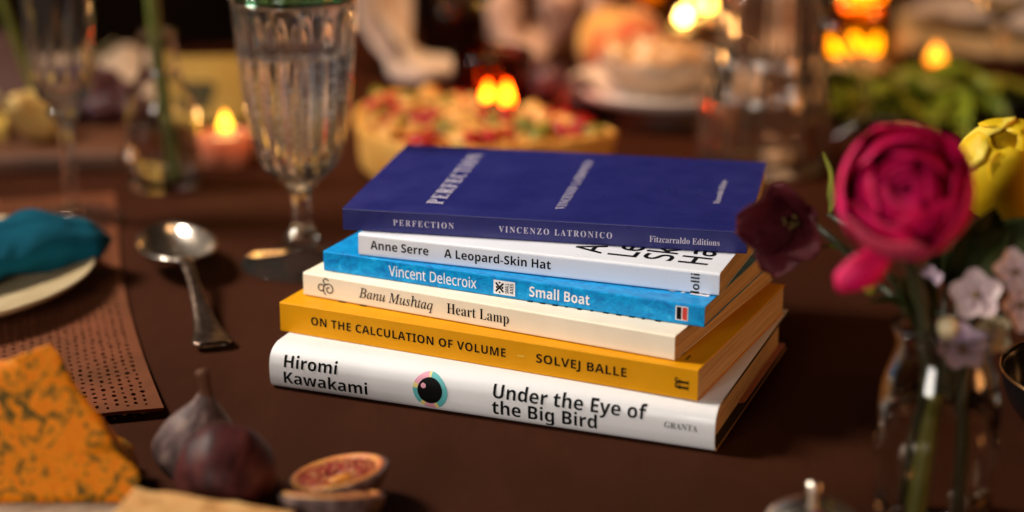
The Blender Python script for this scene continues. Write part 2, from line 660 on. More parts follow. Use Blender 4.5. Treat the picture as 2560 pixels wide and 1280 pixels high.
M_WOOD = mat('dark_wood', (0.075, 0.026, 0.012), rough=0.5, var=(0.13, 0.05, 0.022), var_scale=14, stretch=(1, 8, 1))
M_BLACKGLAZE = mat('black_glaze', (0.006, 0.006, 0.007), rough=0.15)
M_GOLD = mat('gold_rim', (0.75, 0.42, 0.18), rough=0.25, metal=1.0)

# ================================================================= setting
# table: a long board whose far left corner is cut off by its edge
def table():
    outline = [(-0.75, -0.62), (0.80, -0.62), (1.00, 1.55), (0.12, 1.30), (-0.06, 1.02), (-0.20, 0.80), (-0.75, 0.66)]
    bm = bmesh.new()
    vs = [bm.verts.new((x, y, 0)) for x, y in outline]
    f = bm.faces.new(vs)
    r = bmesh.ops.extrude_face_region(bm, geom=[f])
    for v in [g for g in r['geom'] if isinstance(g, bmesh.types.BMVert)]:
        v.co.z = -0.035
    me = from_bm(bm, 'table_top')
    o = add('table_top', me, M_TABLE)
    o['kind'] = 'structure'
    fl = add('floor', mesh('floor', [(-4, -3, -0.75), (4, -3, -0.75), (4, 6, -0.75), (-4, 6, -0.75)], [(0, 1, 2, 3)], False), M_FLOOR)
    fl['kind'] = 'structure'
    w = add('back_wall', box_me('back_wall', -4, 4, 4.0, 4.1, -0.74, 2.2), M_WALL)
    w['kind'] = 'structure'
table()

# ================================================================= books
def paperback(name, label, o, th, z0, L, W, T, m, bow=0.0, rc=0.0010, seg=4):
    root = thing(name, label, 'book', (o[0], o[1], z0), (0, 0, R(th)), 'books in the stack')
    ct = 0.00038
    # cover halves; the upper one may bow a little above its pages
    def slab(nm, za, zb, lift):
        nu, nv = 14, 10
        verts, faces = [], []
        for side, z in ((0, za), (1, zb)):
            for j in range(nv + 1):
                for i in range(nu + 1):
                    u, v = i / nu, j / nv
                    verts.append((u * L, rc + v * (W - rc), z + lift * v * v * (0.6 + 0.4 * u)))
        n = (nu + 1) * (nv + 1)
        for j in range(nv):
            for i in range(nu):
                a = j * (nu + 1) + i
                faces.append((a, a + nu + 1, a + nu + 2, a + 1))
                faces.append((n + a, n + a + 1, n + a + nu + 2, n + a + nu + 1))
        def rim(idx):
            for a, b in zip(idx, idx[1:]):
                faces.append((a, b, n + b, n + a))
        rim([i for i in range(nu + 1)])
        rim([nv * (nu + 1) + i for i in reversed(range(nu + 1))])
        rim([j * (nu + 1) for j in reversed(range(nv + 1))])
        rim([j * (nu + 1) + nu for j in range(nv + 1)])
        return add(nm, mesh(nm, verts, faces, False), m, root)
    slab('front_cover', T - ct, T, bow)
    slab('back_cover', 0, ct, 0)
    # spine strip with rounded edges
    prof = []
    for k in range(seg + 1):
        a = PI / 2 * k / seg
        prof.append((rc - rc * math.sin(a), T - rc + rc * math.cos(a)))
    for k in range(seg + 1):
        a = PI / 2 * k / seg
        prof.append((rc - rc * math.cos(a), rc - rc * math.sin(a)))
    inner = [(max(y, ct) if 0 < i < len(prof) - 1 else y, min(max(z, ct), T - ct)) for i, (y, z) in enumerate(prof)]
    verts, faces = [], []
    for x in (0.0, L):
        verts += [(x, y, z) for y, z in prof] + [(x, y, z) for y, z in reversed(inner)]
    n = len(prof) * 2
    for k in range(n):
        k2 = (k + 1) % n
        faces.append((k, n + k, n + k2, k2))
    faces.append(tuple(range(n)))
    faces.append(tuple(reversed(range(n, 2 * n))))
    me = mesh('spine', verts, faces, False)
    add('spine', me, m, root)
    add('page_block', box_me('page_block', 0.0004, L - 0.0004, ct + 0.0003, W - 0.0006, ct + 0.00006, T - ct - 0.00006), M_PAGE, root)
    return root

def letter(root, nm, me):
    want = 'front_cover' if max(v.co.y for v in me.vertices) > 0.008 and min(v.co.z for v in me.vertices) > 0.009 else 'spine'
    part = next(c for c in root.children if c.name.split('.')[0] == want)
    return add(nm, me, None, part)

# --- bottom: white hardback with a rounded jacket spine
GT, GL, GW = 0.0214, 0.2215, 0.142
GPROF = [(0.0130, GT), (0.0092, GT - 0.0002), (0.0060, GT - 0.0010), (0.0034, GT - 0.0024), (0.0015, GT - 0.0044), (0.0005, GT - 0.0070),
         (0.0001, GT - 0.0098), (0.0000, 0.0070), (0.0006, 0.0034), (0.0020, 0.0012), (0.0042, 0.0)]
GFINE = smooth_prof(GPROF, 6)
def gprof(z):
    for (y0, z0), (y1, z1) in zip(GFINE, GFINE[1:]):
        if z1 <= z <= z0:
            t = (z - z1) / (z0 - z1) if z0 != z1 else 0
            return y1 + (y0 - y1) * t
    return GPROF[0][0] if z > GT else GPROF[-1][0]
def hardback():
    root = thing('hardback_book', 'thick white hardback with a round eye on its spine, bottom of the stack', 'book', (-0.1172, -0.0420, 0), (0, 0, R(-20.86)), 'books in the stack')
    prof = smooth_prof(GPROF, 6)
    t = 0.0009
    verts, faces = [], []
    n = len(prof)
    for x in (0.0, GL):
        verts += [(x, y, z) for y, z in prof]
        for i, (y, z) in enumerate(prof):
            a = prof[max(i - 1, 0)]
            b = prof[min(i + 1, n - 1)]
            tx, tz = b[0] - a[0], b[1] - a[1]
            l = math.hypot(tx, tz)
            verts.append((x, y - tz / l * t, z + tx / l * t))
    for i in range(n - 1):
        faces.append((i, 2 * n + i, 2 * n + i + 1, i + 1))
        faces.append((n + i, n + i + 1, 3 * n + i + 1, 3 * n + i))
        faces.append((i, i + 1, n + i + 1, n + i))
        faces.append((2 * n + i, 3 * n + i, 3 * n + i + 1, 2 * n + i + 1))
    me = mesh('spine', verts, faces)
    me.set_sharp_from_angle(angle=R(40))
    add('spine', me, M_JACKET, root)
    # boards: black with the white jacket on the outside of the upper one
    add('front_cover', box_me('front_cover', 0, GL, 0.0130, GW, GT - 0.0003, GT), M_JACKET, root)
    add('front_board', box_me('front_board', 0.0003, GL - 0.0003, 0.0125, GW - 0.0004, GT - 0.0024, GT - 0.0003), M_BLACKBOARD, root)
    add('back_board', box_me('back_board', 0.0003, GL - 0.0002, 0.0060, GW - 0.0004, 0.0009, 0.0024), M_BLACKBOARD, root)
    add('back_cover', box_me('back_cover', 0, GL, 0.0042, GW, 0.0, 0.0009), M_BOARD_EDGE, root)
    pp = [(max(gprof(z) + 0.0016, 0.0016), z) for z in [GT - 0.00245 - k * (GT - 0.0049) / 10 for k in range(11)]]
    pp += [(GW - 0.0048, 0.00245), (GW - 0.0048, GT - 0.00245)]
    n = len(pp)
    add('page_block', mesh('page_block', [(0.0038, y, z) for y, z in pp] + [(GL - 0.0034, y, z) for y, z in pp],
        [tuple(range(n)), tuple(reversed(range(n, 2 * n)))] + [(k, n + k, n + (k + 1) % n, (k + 1) % n) for k in range(n)], False), M_PAGE, root)
    # pink jacket flap lying on the inside of the back board
    fl = [(GL - 0.0009, 0.058), (GL - 0.0006, 0.070), (GL - 0.0006, GW - 0.0008), (GL - 0.075, GW - 0.0008), (GL - 0.075, 0.05), (GL - 0.012, 0.05)]
    add('jacket_flap', mesh('jacket_flap', [(x, y, 0.00242) for x, y in fl] + [(x, y, 0.0033) for x, y in fl],
        [(0, 1, 2, 3, 4, 5), (11, 10, 9, 8, 7, 6)] + [(i, (i + 1) % 6, (i + 1) % 6 + 6, i + 6) for i in range(6)], False), M_PINK, root)
    def sp(nm, me):
        letter(root, nm, to_spine(me, prof=gprof, eps=0.00016))
    mm = 0.001
    sp('author_lettering', text_me('t', 'Hiromi', 'bold', 7.9*mm, 36.0*mm, 12.1*mm, 5.7*mm, 0.0, m=M_INK))
    sp('author_lettering', text_me('t', 'Kawakami', 'bold', 7.7*mm, 52.0*mm, 3.9*mm, 6.0*mm, 0.0, m=M_INK))
    sp('title_lettering', text_me('t', 'Under the Eye of', 'bold', 115.9*mm, 189.8*mm, 11.9*mm, 6.2*mm, 0.0, m=M_INK))
    sp('title_lettering', text_me('t', 'the Big Bird', 'bold', 115.5*mm, 166.6*mm, 3.9*mm, 6.6*mm, 0.0, m=M_INK))
    sp('publisher_lettering', text_me('t', 'GRANTA', 'serif', 198.3*mm, 213.7*mm, 9.6*mm, 2.8*mm, -0.004, m=M_INK_SOFT))
    # the eye: rainbow ring, black pupil, pink glint
    cx, cz = 84.4*mm, 10.9*mm
    cols = [M_TEALINK, M_TEALINK, M_TEALINK, M_TEALINK, M_YINK, M_PINKINK, M_PINKINK, M_YINK, M_TEALINK, M_TEALINK, M_YINK, M_PINKINK, M_TEALINK, M_TEALINK]
    ring = bpy.data.meshes.new('eye_emblem')
    vv, ff, mi = [], [], []
    ms = [M_TEALINK, M_YINK, M_PINKINK]
    N = 84
    for k in range(N + 1):
        a = 2 * PI * k / N
        ro = 9.0*mm * (1 + 0.03 * math.cos(2 * (a + 0.7))) * (1 - 0.07 * max(0, math.sin(a)))
        vv.append((cx + 0.98 * ro * math.cos(a), cz + ro * math.sin(a), 0))
        vv.append((cx + 5*mm * math.cos(a), cz + 5*mm * math.sin(a), 0))
    for k in range(N):
        ff.append((2*k, 2*k+2, 2*k+3, 2*k+1))
        d = (k + 0.5) / N * 360
        c = 0 if d < 88 else 1 if d < 100 else 2 if d < 158 else 1 if d < 176 else 0 if d < 232 else 1 if d < 250 else 2 if d < 288 else 1 if d < 298 else 0
        mi.append(c)
    ring.from_pydata(vv, [], ff)
    for q in ms:
        ring.materials.append(q)
    ring.polygons.foreach_set('material_index', mi)
    sp('eye_emblem', ring)
    p = poly_me('pupil', [disc(cx - 0.1*mm, cz - 0.1*mm, 6.3*mm, 48)], M_INK)
    letter(root, 'pupil', to_spine(p, prof=gprof, eps=0.00024))
    g = poly_me('glint', [disc(cx - 3.4*mm, cz + 2.1*mm, 1.3*mm, 20)], M_PINKINK)
    letter(root, 'glint', to_spine(g, prof=gprof, eps=0.00032))
hardback()
mm = 0.001

# --- amber paperback
b = paperback('paperback_book', 'amber yellow paperback with black capitals, second from the bottom of the stack', (-0.1139, -0.0200), -24.92, 0.0215, 0.2167, 0.1296, 0.0150, M_YELLOW, rc=0.0006)
letter(b, 'title_lettering', to_spine(text_me('t', 'ON THE CALCULATION OF VOLUME', 'bold', 17.7*mm, 122.4*mm, 5.9*mm, 4.2*mm, 0.0, 1.05, m=M_INK)))
letter(b, 'dash', to_spine(poly_me('dash', [[(128.3*mm, 7.4*mm), (131.9*mm, 7.4*mm), (131.9*mm, 8.1*mm), (128.3*mm, 8.1*mm)]], M_GOLDINK)))
letter(b, 'author_lettering', to_spine(text_me('t', 'SOLVEJ BALLE', 'bold', 137.9*mm, 182.7*mm, 5.9*mm, 4.3*mm, 0.0, 1.05, m=M_INK)))
letter(b, 'publisher_mark', to_spine(shift(rot90(text_me('t', 'ff', 'serif', 0, 5.6*mm, 0, 6.6*mm, 0.0, m=M_INK)), 212.5*mm, 4.4*mm)))
# beginnings of cover lettering under the next book
for x, y, w, h in ((207.0, 9.5, 0.9, 6), (202.0, 14, 2.2, 5), (198.5, 18, 2.4, 4), (26, 12.2, 4.0, 1.3), (38, 11.7, 4.0, 1.3)):
    letter(b, 'cover_lettering', mesh('cover_lettering', [((x) * mm, y * mm, 0.01512), ((x + w) * mm, y * mm, 0.01512), ((x + w) * mm, (y + h) * mm, 0.01512), (x * mm, (y + h) * mm, 0.01512)], [(0, 1, 2, 3)], False)).data.materials.append(M_INK)

# --- cream paperback
b = paperback('paperback_book', 'cream paperback with a curled black emblem on its spine, under the bright blue book', (-0.1031, -0.0100), -27.3, 0.0368, 0.198, 0.129, 0.0118, M_CREAM, rc=0.0009)
letter(b, 'author_lettering', to_spine(text_me('t', 'Banu Mushtaq', 'italic', 32.2*mm, 73.6*mm, 3.9*mm, 5.0*mm, 0.006, m=M_INK)))
letter(b, 'title_lettering', to_spine(text_me('t', 'Heart Lamp', 'serif', 81.2*mm, 114.4*mm, 3.7*mm, 5.2*mm, -0.006, m=M_INK)))
sw = []
def spiral(cx, cz, r0, r1, a0, a1, n=26):
    return [((cx + (r0 + (r1 - r0) * k / n) * math.cos(R(a0 + (a1 - a0) * k / n))) * mm, (cz + (r0 + (r1 - r0) * k / n) * math.sin(R(a0 + (a1 - a0) * k / n))) * mm) for k in range(n + 1)]
sw += stroke(spiral(15.0, 5.2, 0.7, 3.5, 60, 600, 60), 0.62*mm)
sw += stroke(spiral(10.6, 5.6, 1.7, 1.7, 40, 320), 0.62*mm)
sw += stroke(spiral(13.4, 9.0, 1.5, 1.5, 20, 300), 0.62*mm)
letter(b, 'emblem', to_spine(poly_me('emblem', sw, M_INK)))
random.seed(3)
for k in range(11):   # beginnings of the cover's text lines beside the blue book
    x = 118 + k * 6.4
    y = 6.85 + 0.045 * (x - 7.8) - random.uniform(0.35, 0.9)
    w = random.choice((1.4, 2.2, 2.8))
    letter(b, 'cover_lettering', mesh('cover_lettering', [(x * mm, y * mm, 0.01192), ((x + w) * mm, y * mm, 0.01192), ((x + w) * mm, (y + 9) * mm, 0.01192), (x * mm, (y + 9) * mm, 0.01192)], [(0, 1, 2, 3)], False)).data.materials.append(M_INK)

# --- blue paperback
b = paperback('paperback_book', 'bright blue rippled-water paperback between the cream and the white book', (-0.0930, -0.0075), -24.72, 0.0488, 0.198, 0.129, 0.0100, M_WATERPRINT, rc=0.0007)
letter(b, 'author_lettering', to_spine(text_me('t', 'Vincent Delecroix', 'sans', 36.6*mm, 83.8*mm, 2.4*mm, 5.2*mm, 0.004, m=M_WINK)))
letter(b, 'title_lettering', to_spine(text_me('t', 'Small Boat', 'bold', 111.4*mm, 142.0*mm, 2.6*mm, 5.0*mm, m=M_WINK)))
letter(b, 'publisher_label', to_spine(poly_me('publisher_label', [[(92.8*mm, 1.3*mm), (104*mm, 1.3*mm), (104*mm, 8.3*mm), (92.8*mm, 8.3*mm)]], M_WINK), eps=0.0001))
letter(b, 'publisher_mark', to_spine(poly_me('publisher_mark', stroke([(94.0*mm, 2.6*mm), (98.0*mm, 7.0*mm)], 0.9*mm) + stroke([(94.0*mm, 7.0*mm), (98.0*mm, 2.6*mm)], 0.9*mm)
       + [disc(94.6*mm, 4.8*mm, 0.55*mm, 10), disc(97.5*mm, 4.8*mm, 0.55*mm, 10), disc(96*mm, 7.2*mm, 0.5*mm, 10), disc(96*mm, 2.4*mm, 0.5*mm, 10)], M_INK), eps=0.0002))
letter(b, 'publisher_lettering', to_spine(shift(rot90(text_me('t', 'SMALL', 'bold', 0, 5.2*mm, 0, 1.9*mm, m=M_INK)), 100.7*mm, 2.2*mm), eps=0.0002))
letter(b, 'publisher_lettering', to_spine(shift(rot90(text_me('t', 'AXES', 'bold', 0, 5.2*mm, 0, 1.9*mm, m=M_INK)), 103.2*mm, 2.2*mm), eps=0.0002))
def bar(nm, x0, x1, z0, z1, m, eps):
    letter(b, nm, to_spine(poly_me(nm, [[(x0*mm, z0*mm), (x1*mm, z0*mm), (x1*mm, z1*mm), (x0*mm, z1*mm)]], m), eps=eps))
bar('publisher_label', 184.2, 190.2, 1.9, 8.7, M_WINK, 0.0001)
bar('publisher_bar', 184.7, 187.0, 2.3, 8.3, M_INK, 0.0002)
bar('publisher_bar', 187.5, 189.8, 2.3, 8.3, M_RED, 0.0002)
letter(b, 'cover_lettering', to_cover(shift(text_me('t', 'Small', 'bold', 0, None, 0, 9*mm, m=M_WINK), 13.9*mm, -183.5*mm), 0.0100))
letter(b, 'cover_lettering', to_cover(shift(text_me('t', 'Boat', 'bold', 0, None, 0, 9*mm, m=M_WINK), 13.6*mm, -195.0*mm), 0.0100))

# --- white paperback
b = paperback('paperback_book', 'white paperback with large black sideways letters, just under the dark blue book', (-0.0750, -0.0148), -19.9, 0.0590, 0.1805, 0.120, 0.0110, M_WHITE, rc=0.0012)
letter(b, 'author_lettering', to_spine(text_me('t', 'Anne Serre', 'bold', 6.5*mm, 37.0*mm, 3.9*mm, 4.3*mm, 0.0, m=M_INK)))
letter(b, 'title_lettering', to_spine(text_me('t', 'A Leopard-Skin Hat', 'bold', 45.1*mm, 99.2*mm, 3.8*mm, 4.3*mm, 0.0, m=M_INK)))
letter(b, 'publisher_lettering', to_spine(shift(rot90(text_me('t', 'lolli', 'bold', 0, 9.4*mm, 0, 3.9*mm, m=M_INK)), 171.2*mm, 0.3*mm)))
for s, base in (('A', 120.3), ('Leopard-', 137.6), ('Skin', 154.6), ('Hat', 171.8)):
    letter(b, 'cover_lettering', to_cover(shift(text_me('t', s, 'sans', 0, None, 0, 13.6*mm, 0.014, m=M_INK), 9.6*mm, -base*mm), 0.0110))

# --- dark blue paperback on top
b = paperback('paperback_book', 'thin dark blue paperback lying on top of the stack', (-0.0828, -0.0086), -11.49, 0.0702, 0.197, 0.125, 0.0110, M_BLUE, rc=0.0006, bow=0.0008)
letter(b, 'title_lettering', to_spine(text_me('t', 'PERFECTION', 'serif', 25.5*mm, 55.8*mm, 3.7*mm, 3.0*mm, -0.004, 1.35, m=M_LAVINK)))
letter(b, 'author_lettering', to_spine(text_me('t', 'VINCENZO LATRONICO', 'serif', 78.0*mm, 133.1*mm, 3.6*mm, 3.0*mm, -0.004, 1.35, m=M_LAVINK)))
letter(b, 'publisher_lettering', to_spine(text_me('t', 'Fitzcarraldo Editions', 'serif', 151.0*mm, 184.3*mm, 3.2*mm, 3.0*mm, -0.004, m=M_LAVINK)))
def cov(nm, s, y0, y1, base, cap, off, space):
    me = to_cover(shift(text_me('t', s, 'serif', 0, (y1 - y0)*mm, 0, cap*mm, off, space, m=M_LAVINK), y0*mm, -base*mm), 0.0110, 0.0004)
    for v in me.vertices:
        q = (v.co.y / 0.125)
        v.co.z = 0.0110 + 0.0008 * q * q * (0.6 + 0.4 * v.co.x / 0.197) + 0.00013
    letter(b, nm, me)
cov('title_lettering', 'PERFECTION', 16.0, 111.5, 46.2, 8.2, -0.004, 1.25)
cov('author_lettering', 'VINCENZO LATRONICO', 19.2, 109.0, 106.6, 4.6, -0.004, 1.25)
cov('publisher_lettering', 'Fitzcarraldo Editions', 43.5, 85.7, 179.6, 3.0, -0.004, 1.0)
def ringpoly(cx, cy_, rx, ry, w, n=40):
    return stroke([(cx + rx * math.cos(2 * PI * k / n), cy_ + ry * math.sin(2 * PI * k / n)) for k in range(n + 1)], w)
me = poly_me('embossed_emblem', ringpoly(160*mm, 62*mm, 9*mm, 8*mm, 0.5*mm) + ringpoly(165*mm, 64*mm, 3.5*mm, 5*mm, 0.5*mm) + ringpoly(153*mm, 60*mm, 2*mm, 3*mm, 0.5*mm), M_EMBOSS)
for v in me.vertices:
    q = v.co.y / 0.125
    v.co.z = 0.0110 + 0.0008 * q * q * 0.95 + 0.00013
letter(b, 'embossed_emblem', me)
me = mesh('hinge_crease', [(0.0, 0.0058, 0.01108), (0.197, 0.0058, 0.01108), (0.197, 0.0062, 0.01108), (0.0, 0.0062, 0.01108)], [(0, 1, 2, 3)], False)
me.materials.append(M_EMBOSS)
add('hinge_crease', me, None, next(c for c in b.children if c.name.split('.')[0] == 'front_cover'))

# ================================================================= goblet of sparkling water
def flutes(n, depth, z0, z1, upto):
    def f(a, r, z, i):
        if i >= upto or z < z0:
            return r
        k = min(1, (z - z0) / 0.012) * min(1, max(0, (z1 - z) / 0.01 + 0.35))
        return r - depth * k * (1 - abs(math.cos(n * a / 2)))
    return f
def goblet():
    root = thing('goblet', 'fluted stem glass of sparkling water with green rim behind the stack', 'glass', (-0.1215, 0.150, 0.0005))
    outer = smooth_prof([(0.0, 0.0), (0.030, 0.0), (0.0352, 0.0010), (0.0345, 0.0024), (0.020, 0.0052), (0.0085, 0.0088), (0.0070, 0.0115), (0.0112, 0.0165), (0.0072, 0.0215),
             (0.0052, 0.0255), (0.0056, 0.0400), (0.0075, 0.0460), (0.0125, 0.0520), (0.0205, 0.0590), (0.0255, 0.0700), (0.0290, 0.0850), (0.0316, 0.1050), (0.0335, 0.1270), (0.0350, 0.1480), (0.0356, 0.1560)], 4)
    nout = len(outer)
    inner = smooth_prof([(0.0334, 0.1560), (0.0326, 0.1480), (0.0310, 0.1270), (0.0291, 0.1050), (0.0264, 0.0850), (0.0228, 0.0710), (0.0165, 0.0620), (0.0080, 0.0565), (0.0, 0.0555)], 4)
    cut = next(i for i, q in enumerate(outer) if q[1] > 0.0190 and i > 8)
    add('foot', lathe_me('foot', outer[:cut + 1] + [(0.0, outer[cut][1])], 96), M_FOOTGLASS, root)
    up_ = [(0.0, outer[cut][1] + 0.00004)] + [(r_, z_ + 0.00004 if k_ == 0 else z_) for k_, (r_, z_) in enumerate(outer[cut:])]
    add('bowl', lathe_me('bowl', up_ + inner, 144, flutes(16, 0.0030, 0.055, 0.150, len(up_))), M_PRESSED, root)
    add('rim', lathe_me('rim', [(0.0332, 0.1566), (0.0358, 0.1566), (0.0364, 0.1590), (0.0358, 0.1616), (0.0338, 0.1618), (0.0330, 0.1592)], 72, closed=True), M_GREENGLASS, root)
    w = [(0.0, 0.05545), (0.0081, 0.0564), (0.0166, 0.0619), (0.0229, 0.0709), (0.0265, 0.0850), (0.0292, 0.1050), (0.0310, 0.1255), (0.0312, 0.1268), (0.0303, 0.1260), (0.0, 0.1258)]
    add('water', lathe_me('water', smooth_prof(w[:7], 4) + w[7:], 96), M_WATER, root)
    random.seed(11)
    bm = bmesh.new()
    for k in range(330):
        z = random.uniform(0.064, 0.1245)
        rm = 0.0195 + (z - 0.064) / 0.06 * 0.0095
        rr = rm * (1 - 0.6 * random.random() ** 2.6)
        a = random.uniform(0, 2 * PI)
        r = random.uniform(0.00035, 0.00085)
        bmesh.ops.create_icosphere(bm, subdivisions=1, radius=r, matrix=Matrix.Translation((rr * math.cos(a), rr * math.sin(a), z)))
    for k in range(120):     # added pale bubble ring, stands in for the bright water line
        a = random.uniform(0, 2 * PI)
        rr = 0.0308 - 0.0012 * random.random() ** 2
        bmesh.ops.create_icosphere(bm, subdivisions=1, radius=random.uniform(0.0003, 0.0007), matrix=Matrix.Translation((rr * math.cos(a), rr * math.sin(a), 0.1262 + random.uniform(-0.0003, 0.0004))))
    o = add('bubbles', from_bm(bm, 'bubbles', True), mat('bubble', (0.85, 0.82, 0.78), rough=0.15, spec=1.0), root)
    o['kind'] = 'stuff'
goblet()

# ================================================================= flute glass
def flute():
    root = thing('champagne_flute', 'tall empty flute glass standing behind the teal napkin', 'glass', (-0.2745, 0.235, 0.0016))
    prof = smooth_prof([(0.0, 0.0), (0.028, 0.0), (0.0305, 0.0008), (0.029, 0.0018), (0.010, 0.004), (0.0048, 0.008), (0.0042, 0.030), (0.0046, 0.055), (0.0065, 0.064), (0.0115, 0.0690), (0.0090, 0.0735), (0.0155, 0.080),
             (0.0192, 0.094), (0.0212, 0.120), (0.0216, 0.160), (0.0205, 0.205)], 4)
    n = len(prof)
    inner = smooth_prof([(0.0192, 0.205), (0.0202, 0.160), (0.0198, 0.120), (0.0178, 0.096), (0.014, 0.084), (0.006, 0.0785), (0.0, 0.078)], 4)
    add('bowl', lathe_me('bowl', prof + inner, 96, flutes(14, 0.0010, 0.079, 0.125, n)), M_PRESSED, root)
flute()

# ================================================================= bud bottle
def bottle():
    root = thing('bud_vase', 'small clear bottle vase half filled with water beside the tealight', 'vase', (-0.2315, 0.320, 0.0005))
    prof = smooth_prof([(0.0, 0.0), (0.020, 0.0), (0.0236, 0.003), (0.0240, 0.020), (0.0238, 0.050), (0.0215, 0.062), (0.0150, 0.073), (0.0122, 0.082), (0.0118, 0.098), (0.0135, 0.1025), (0.0130, 0.104)], 4)
    inner = smooth_prof([(0.0112, 0.104), (0.0104, 0.098), (0.0106, 0.082), (0.0133, 0.0715), (0.0197, 0.061), (0.0220, 0.050), (0.0222, 0.020), (0.0212, 0.006), (0.0, 0.0055)], 4)
    add('bottle', lathe_me('bottle', prof + inner, 64), M_GLASS, root)
    add('water', lathe_me('water', [(0.0, 0.0054), (0.0213, 0.0059), (0.0223, 0.020), (0.02215, 0.040), (0.0, 0.0397)], 64), M_WATER, root)
    s = thing('orange_flower', 'orange flower on a thick green stem standing in the small bottle vase', 'flower', (-0.2315, 0.320, 0.0063))
    M_STEM = mat('green_stem', (0.085, 0.10, 0.014), rough=0.45, var=(0.12, 0.13, 0.02), var_scale=60)
    add('stem', tube_me('stem', smooth3([(0.006, 0.0, 0.0), (0.002, 0.002, 0.05), (-0.001, 0.0, 0.1), (-0.003, 0.0, 0.2)], 6), [0.0044] * 6 + [0.0047] * 13, 12), M_STEM, s)
    M_ORANGE = mat('orange_petal', (0.55, 0.16, 0.02), rough=0.6)
    for k in range(6):
        a = k * PI / 3
        add('petal', blob_me('petal', 0.014, (1.0, 0.55, 0.16), 0.1, 1, k, 2), M_ORANGE, s, (-0.006 + 0.013 * math.cos(a), 0.011 * math.sin(a), 0.196), (0.5 * math.sin(a), -0.5 * math.cos(a), a))
    t = thing('green_sprig', 'slim green sprig leaning behind the flute glass at the far left', 'sprig', (-0.325, 0.400, 0.0155))
    add('stem', tube_me('stem', smooth3([(0, 0, 0.0), (-0.012, 0.0, 0.04), (-0.027, -0.005, 0.10), (-0.042, -0.01, 0.17)], 5), 0.0032, 10), M_STEM, t)
    add('leaf', grid_me('leaf', 6, 10, lambda u, v: ((u - 0.5) * 0.016 * math.sin(PI * v), 0.02 * v, 0.03 * v * (1 - 0.3 * v))), M_STEM, t, (-0.027, -0.005, 0.10))
bottle()

# ================================================================= candles
def flame_me(h, r):
    return lathe_me('flame', smooth_prof([(0.0, 0.0), (r * 0.75, h * 0.14), (r, h * 0.30), (r * 0.72, h * 0.58), (r * 0.3, h * 0.85), (0.0, h)], 3), 16)
def glow(name, parent, loc, power, col=(1.0, 0.5, 0.16)):
    d = bpy.data.lights.new(name, 'POINT')
    d.energy = power
    d.color = col
    d.shadow_soft_size = 0.006
    o = bpy.data.objects.new(name, d)
    COL.objects.link(o)
    o.parent = parent
    o.location = loc
def tealight(label, loc, m, r0, r1, h, wax_h, flames, power, cat='candle', fm=None, fh=0.020, fr=0.0048, nm='tealight_candle'):
    root = thing(nm, label, cat, (loc[0], loc[1], 0.0005), group='lit candles on the table')
    t = 0.0022
    hold = lathe_me('holder', smooth_prof([(0.0, 0.0), (r0 * 0.85, 0.0), (r0, 0.003), ((r0 + r1) / 2 * 1.02, h * 0.5), (r1, h)], 3) + smooth_prof([(r1 - t, h), ((r0 + r1) / 2 * 1.02 - t, h * 0.5), (r0 - t, 0.005), (0.0, 0.0042)], 3), 40)
    add('holder', hold, m, root)
    wax = add('wax', lathe_me('wax', [(0.0, 0.0045), (r0 * 0.72, 0.0045), (r0 * 0.72, wax_h), (r0 * 0.64, wax_h - 0.0008), (0.0, wax_h - 0.0012)], 28), M_WAX, root)
    for (fx, fy) in flames:
        add('wick', tube_me('wick', [(fx, fy, wax_h - 0.0015), (fx, fy, wax_h + 0.005)], 0.0006, 6), M_WICK, wax)
        add('flame', flame_me(fh, fr), fm or M_FLAME, wax, (fx, fy, wax_h + 0.003))
    glow('candle_light', root, (flames[0][0], flames[0][1], h + 0.012), power)
    return root
tealight('pink glass tealight burning beside the small bottle vase', (-0.1985, 0.376, 0), M_PINKTHIN, 0.0170, 0.0182, 0.022, 0.017, [(0.0, 0.0)], 0.10, fh=0.019, fr=0.0050)
tealight('red glass votive with a flame and its modelled reflection behind the tart', (-0.0145, 0.482, 0), M_REDTHIN, 0.0275, 0.0300, 0.058, 0.011, [(-0.0035, 0.0), (0.0105, 0.002)], 0.12, fh=0.021, fr=0.0046, fm=M_FLAME_RED)  # second flame stands in for the reflection on the glass wall
tealight('amber hammered glass votive glowing behind the jug on the right', (0.295, 0.705, 0), M_AMBERTHIN, 0.031, 0.034, 0.062, 0.006, [(-0.020, -0.004), (0.000, 0.004), (0.019, 0.0)], 0.08, fh=0.018, fr=0.0080, fm=M_FLAME_AMBER)
tealight('second amber votive farther back above the hammered one', (0.345, 0.935, 0), M_AMBERTHIN, 0.031, 0.034, 0.050, 0.005, [(-0.018, -0.004), (0.000, 0.004), (0.017, 0.0)], 0.08, fh=0.016, fr=0.0085, fm=emit('gold_flame', (1.0, 0.85, 0.12), 18.0))
tealight('low orange tealight burning beyond the green leaves', (0.346, 0.620, 0), M_AMBERTHIN, 0.020, 0.030, 0.024, 0.013, [(0.0, 0.0)], 0.10, fh=0.021, fr=0.0078, fm=flame_mat('orange_flame', (1.0, 0.36, 0.02), 5.0))
tealight('white-hot tealight at the far end of the table behind the snacks', (0.1600, 0.850, 0), M_THIN, 0.016, 0.017, 0.016, 0.007, [(0.0, -0.002)], 0.08, fm=M_FLAME_HOT, fh=0.012, fr=0.0040)
tealight('yellow tealight with two flames at the far end nearer the white candle', (0.1846, 0.862, 0), M_THIN, 0.016, 0.017, 0.020, 0.016, [(0.0, 0.0), (-0.0125, 0.006)], 0.08, fm=emit('yellow_flame', (1.0, 0.6, 0.08), 22), fh=0.014, fr=0.0040)
tealight('amber glass votive glowing far behind the peach', (0.137, 0.960, 0), M_AMBERTHIN, 0.020, 0.023, 0.05, 0.006, [(0.0, 0.0)], 0.08, fm=emit('amber_flame', (1.0, 0.36, 0.02), 1.5), fh=0.040, fr=0.012)
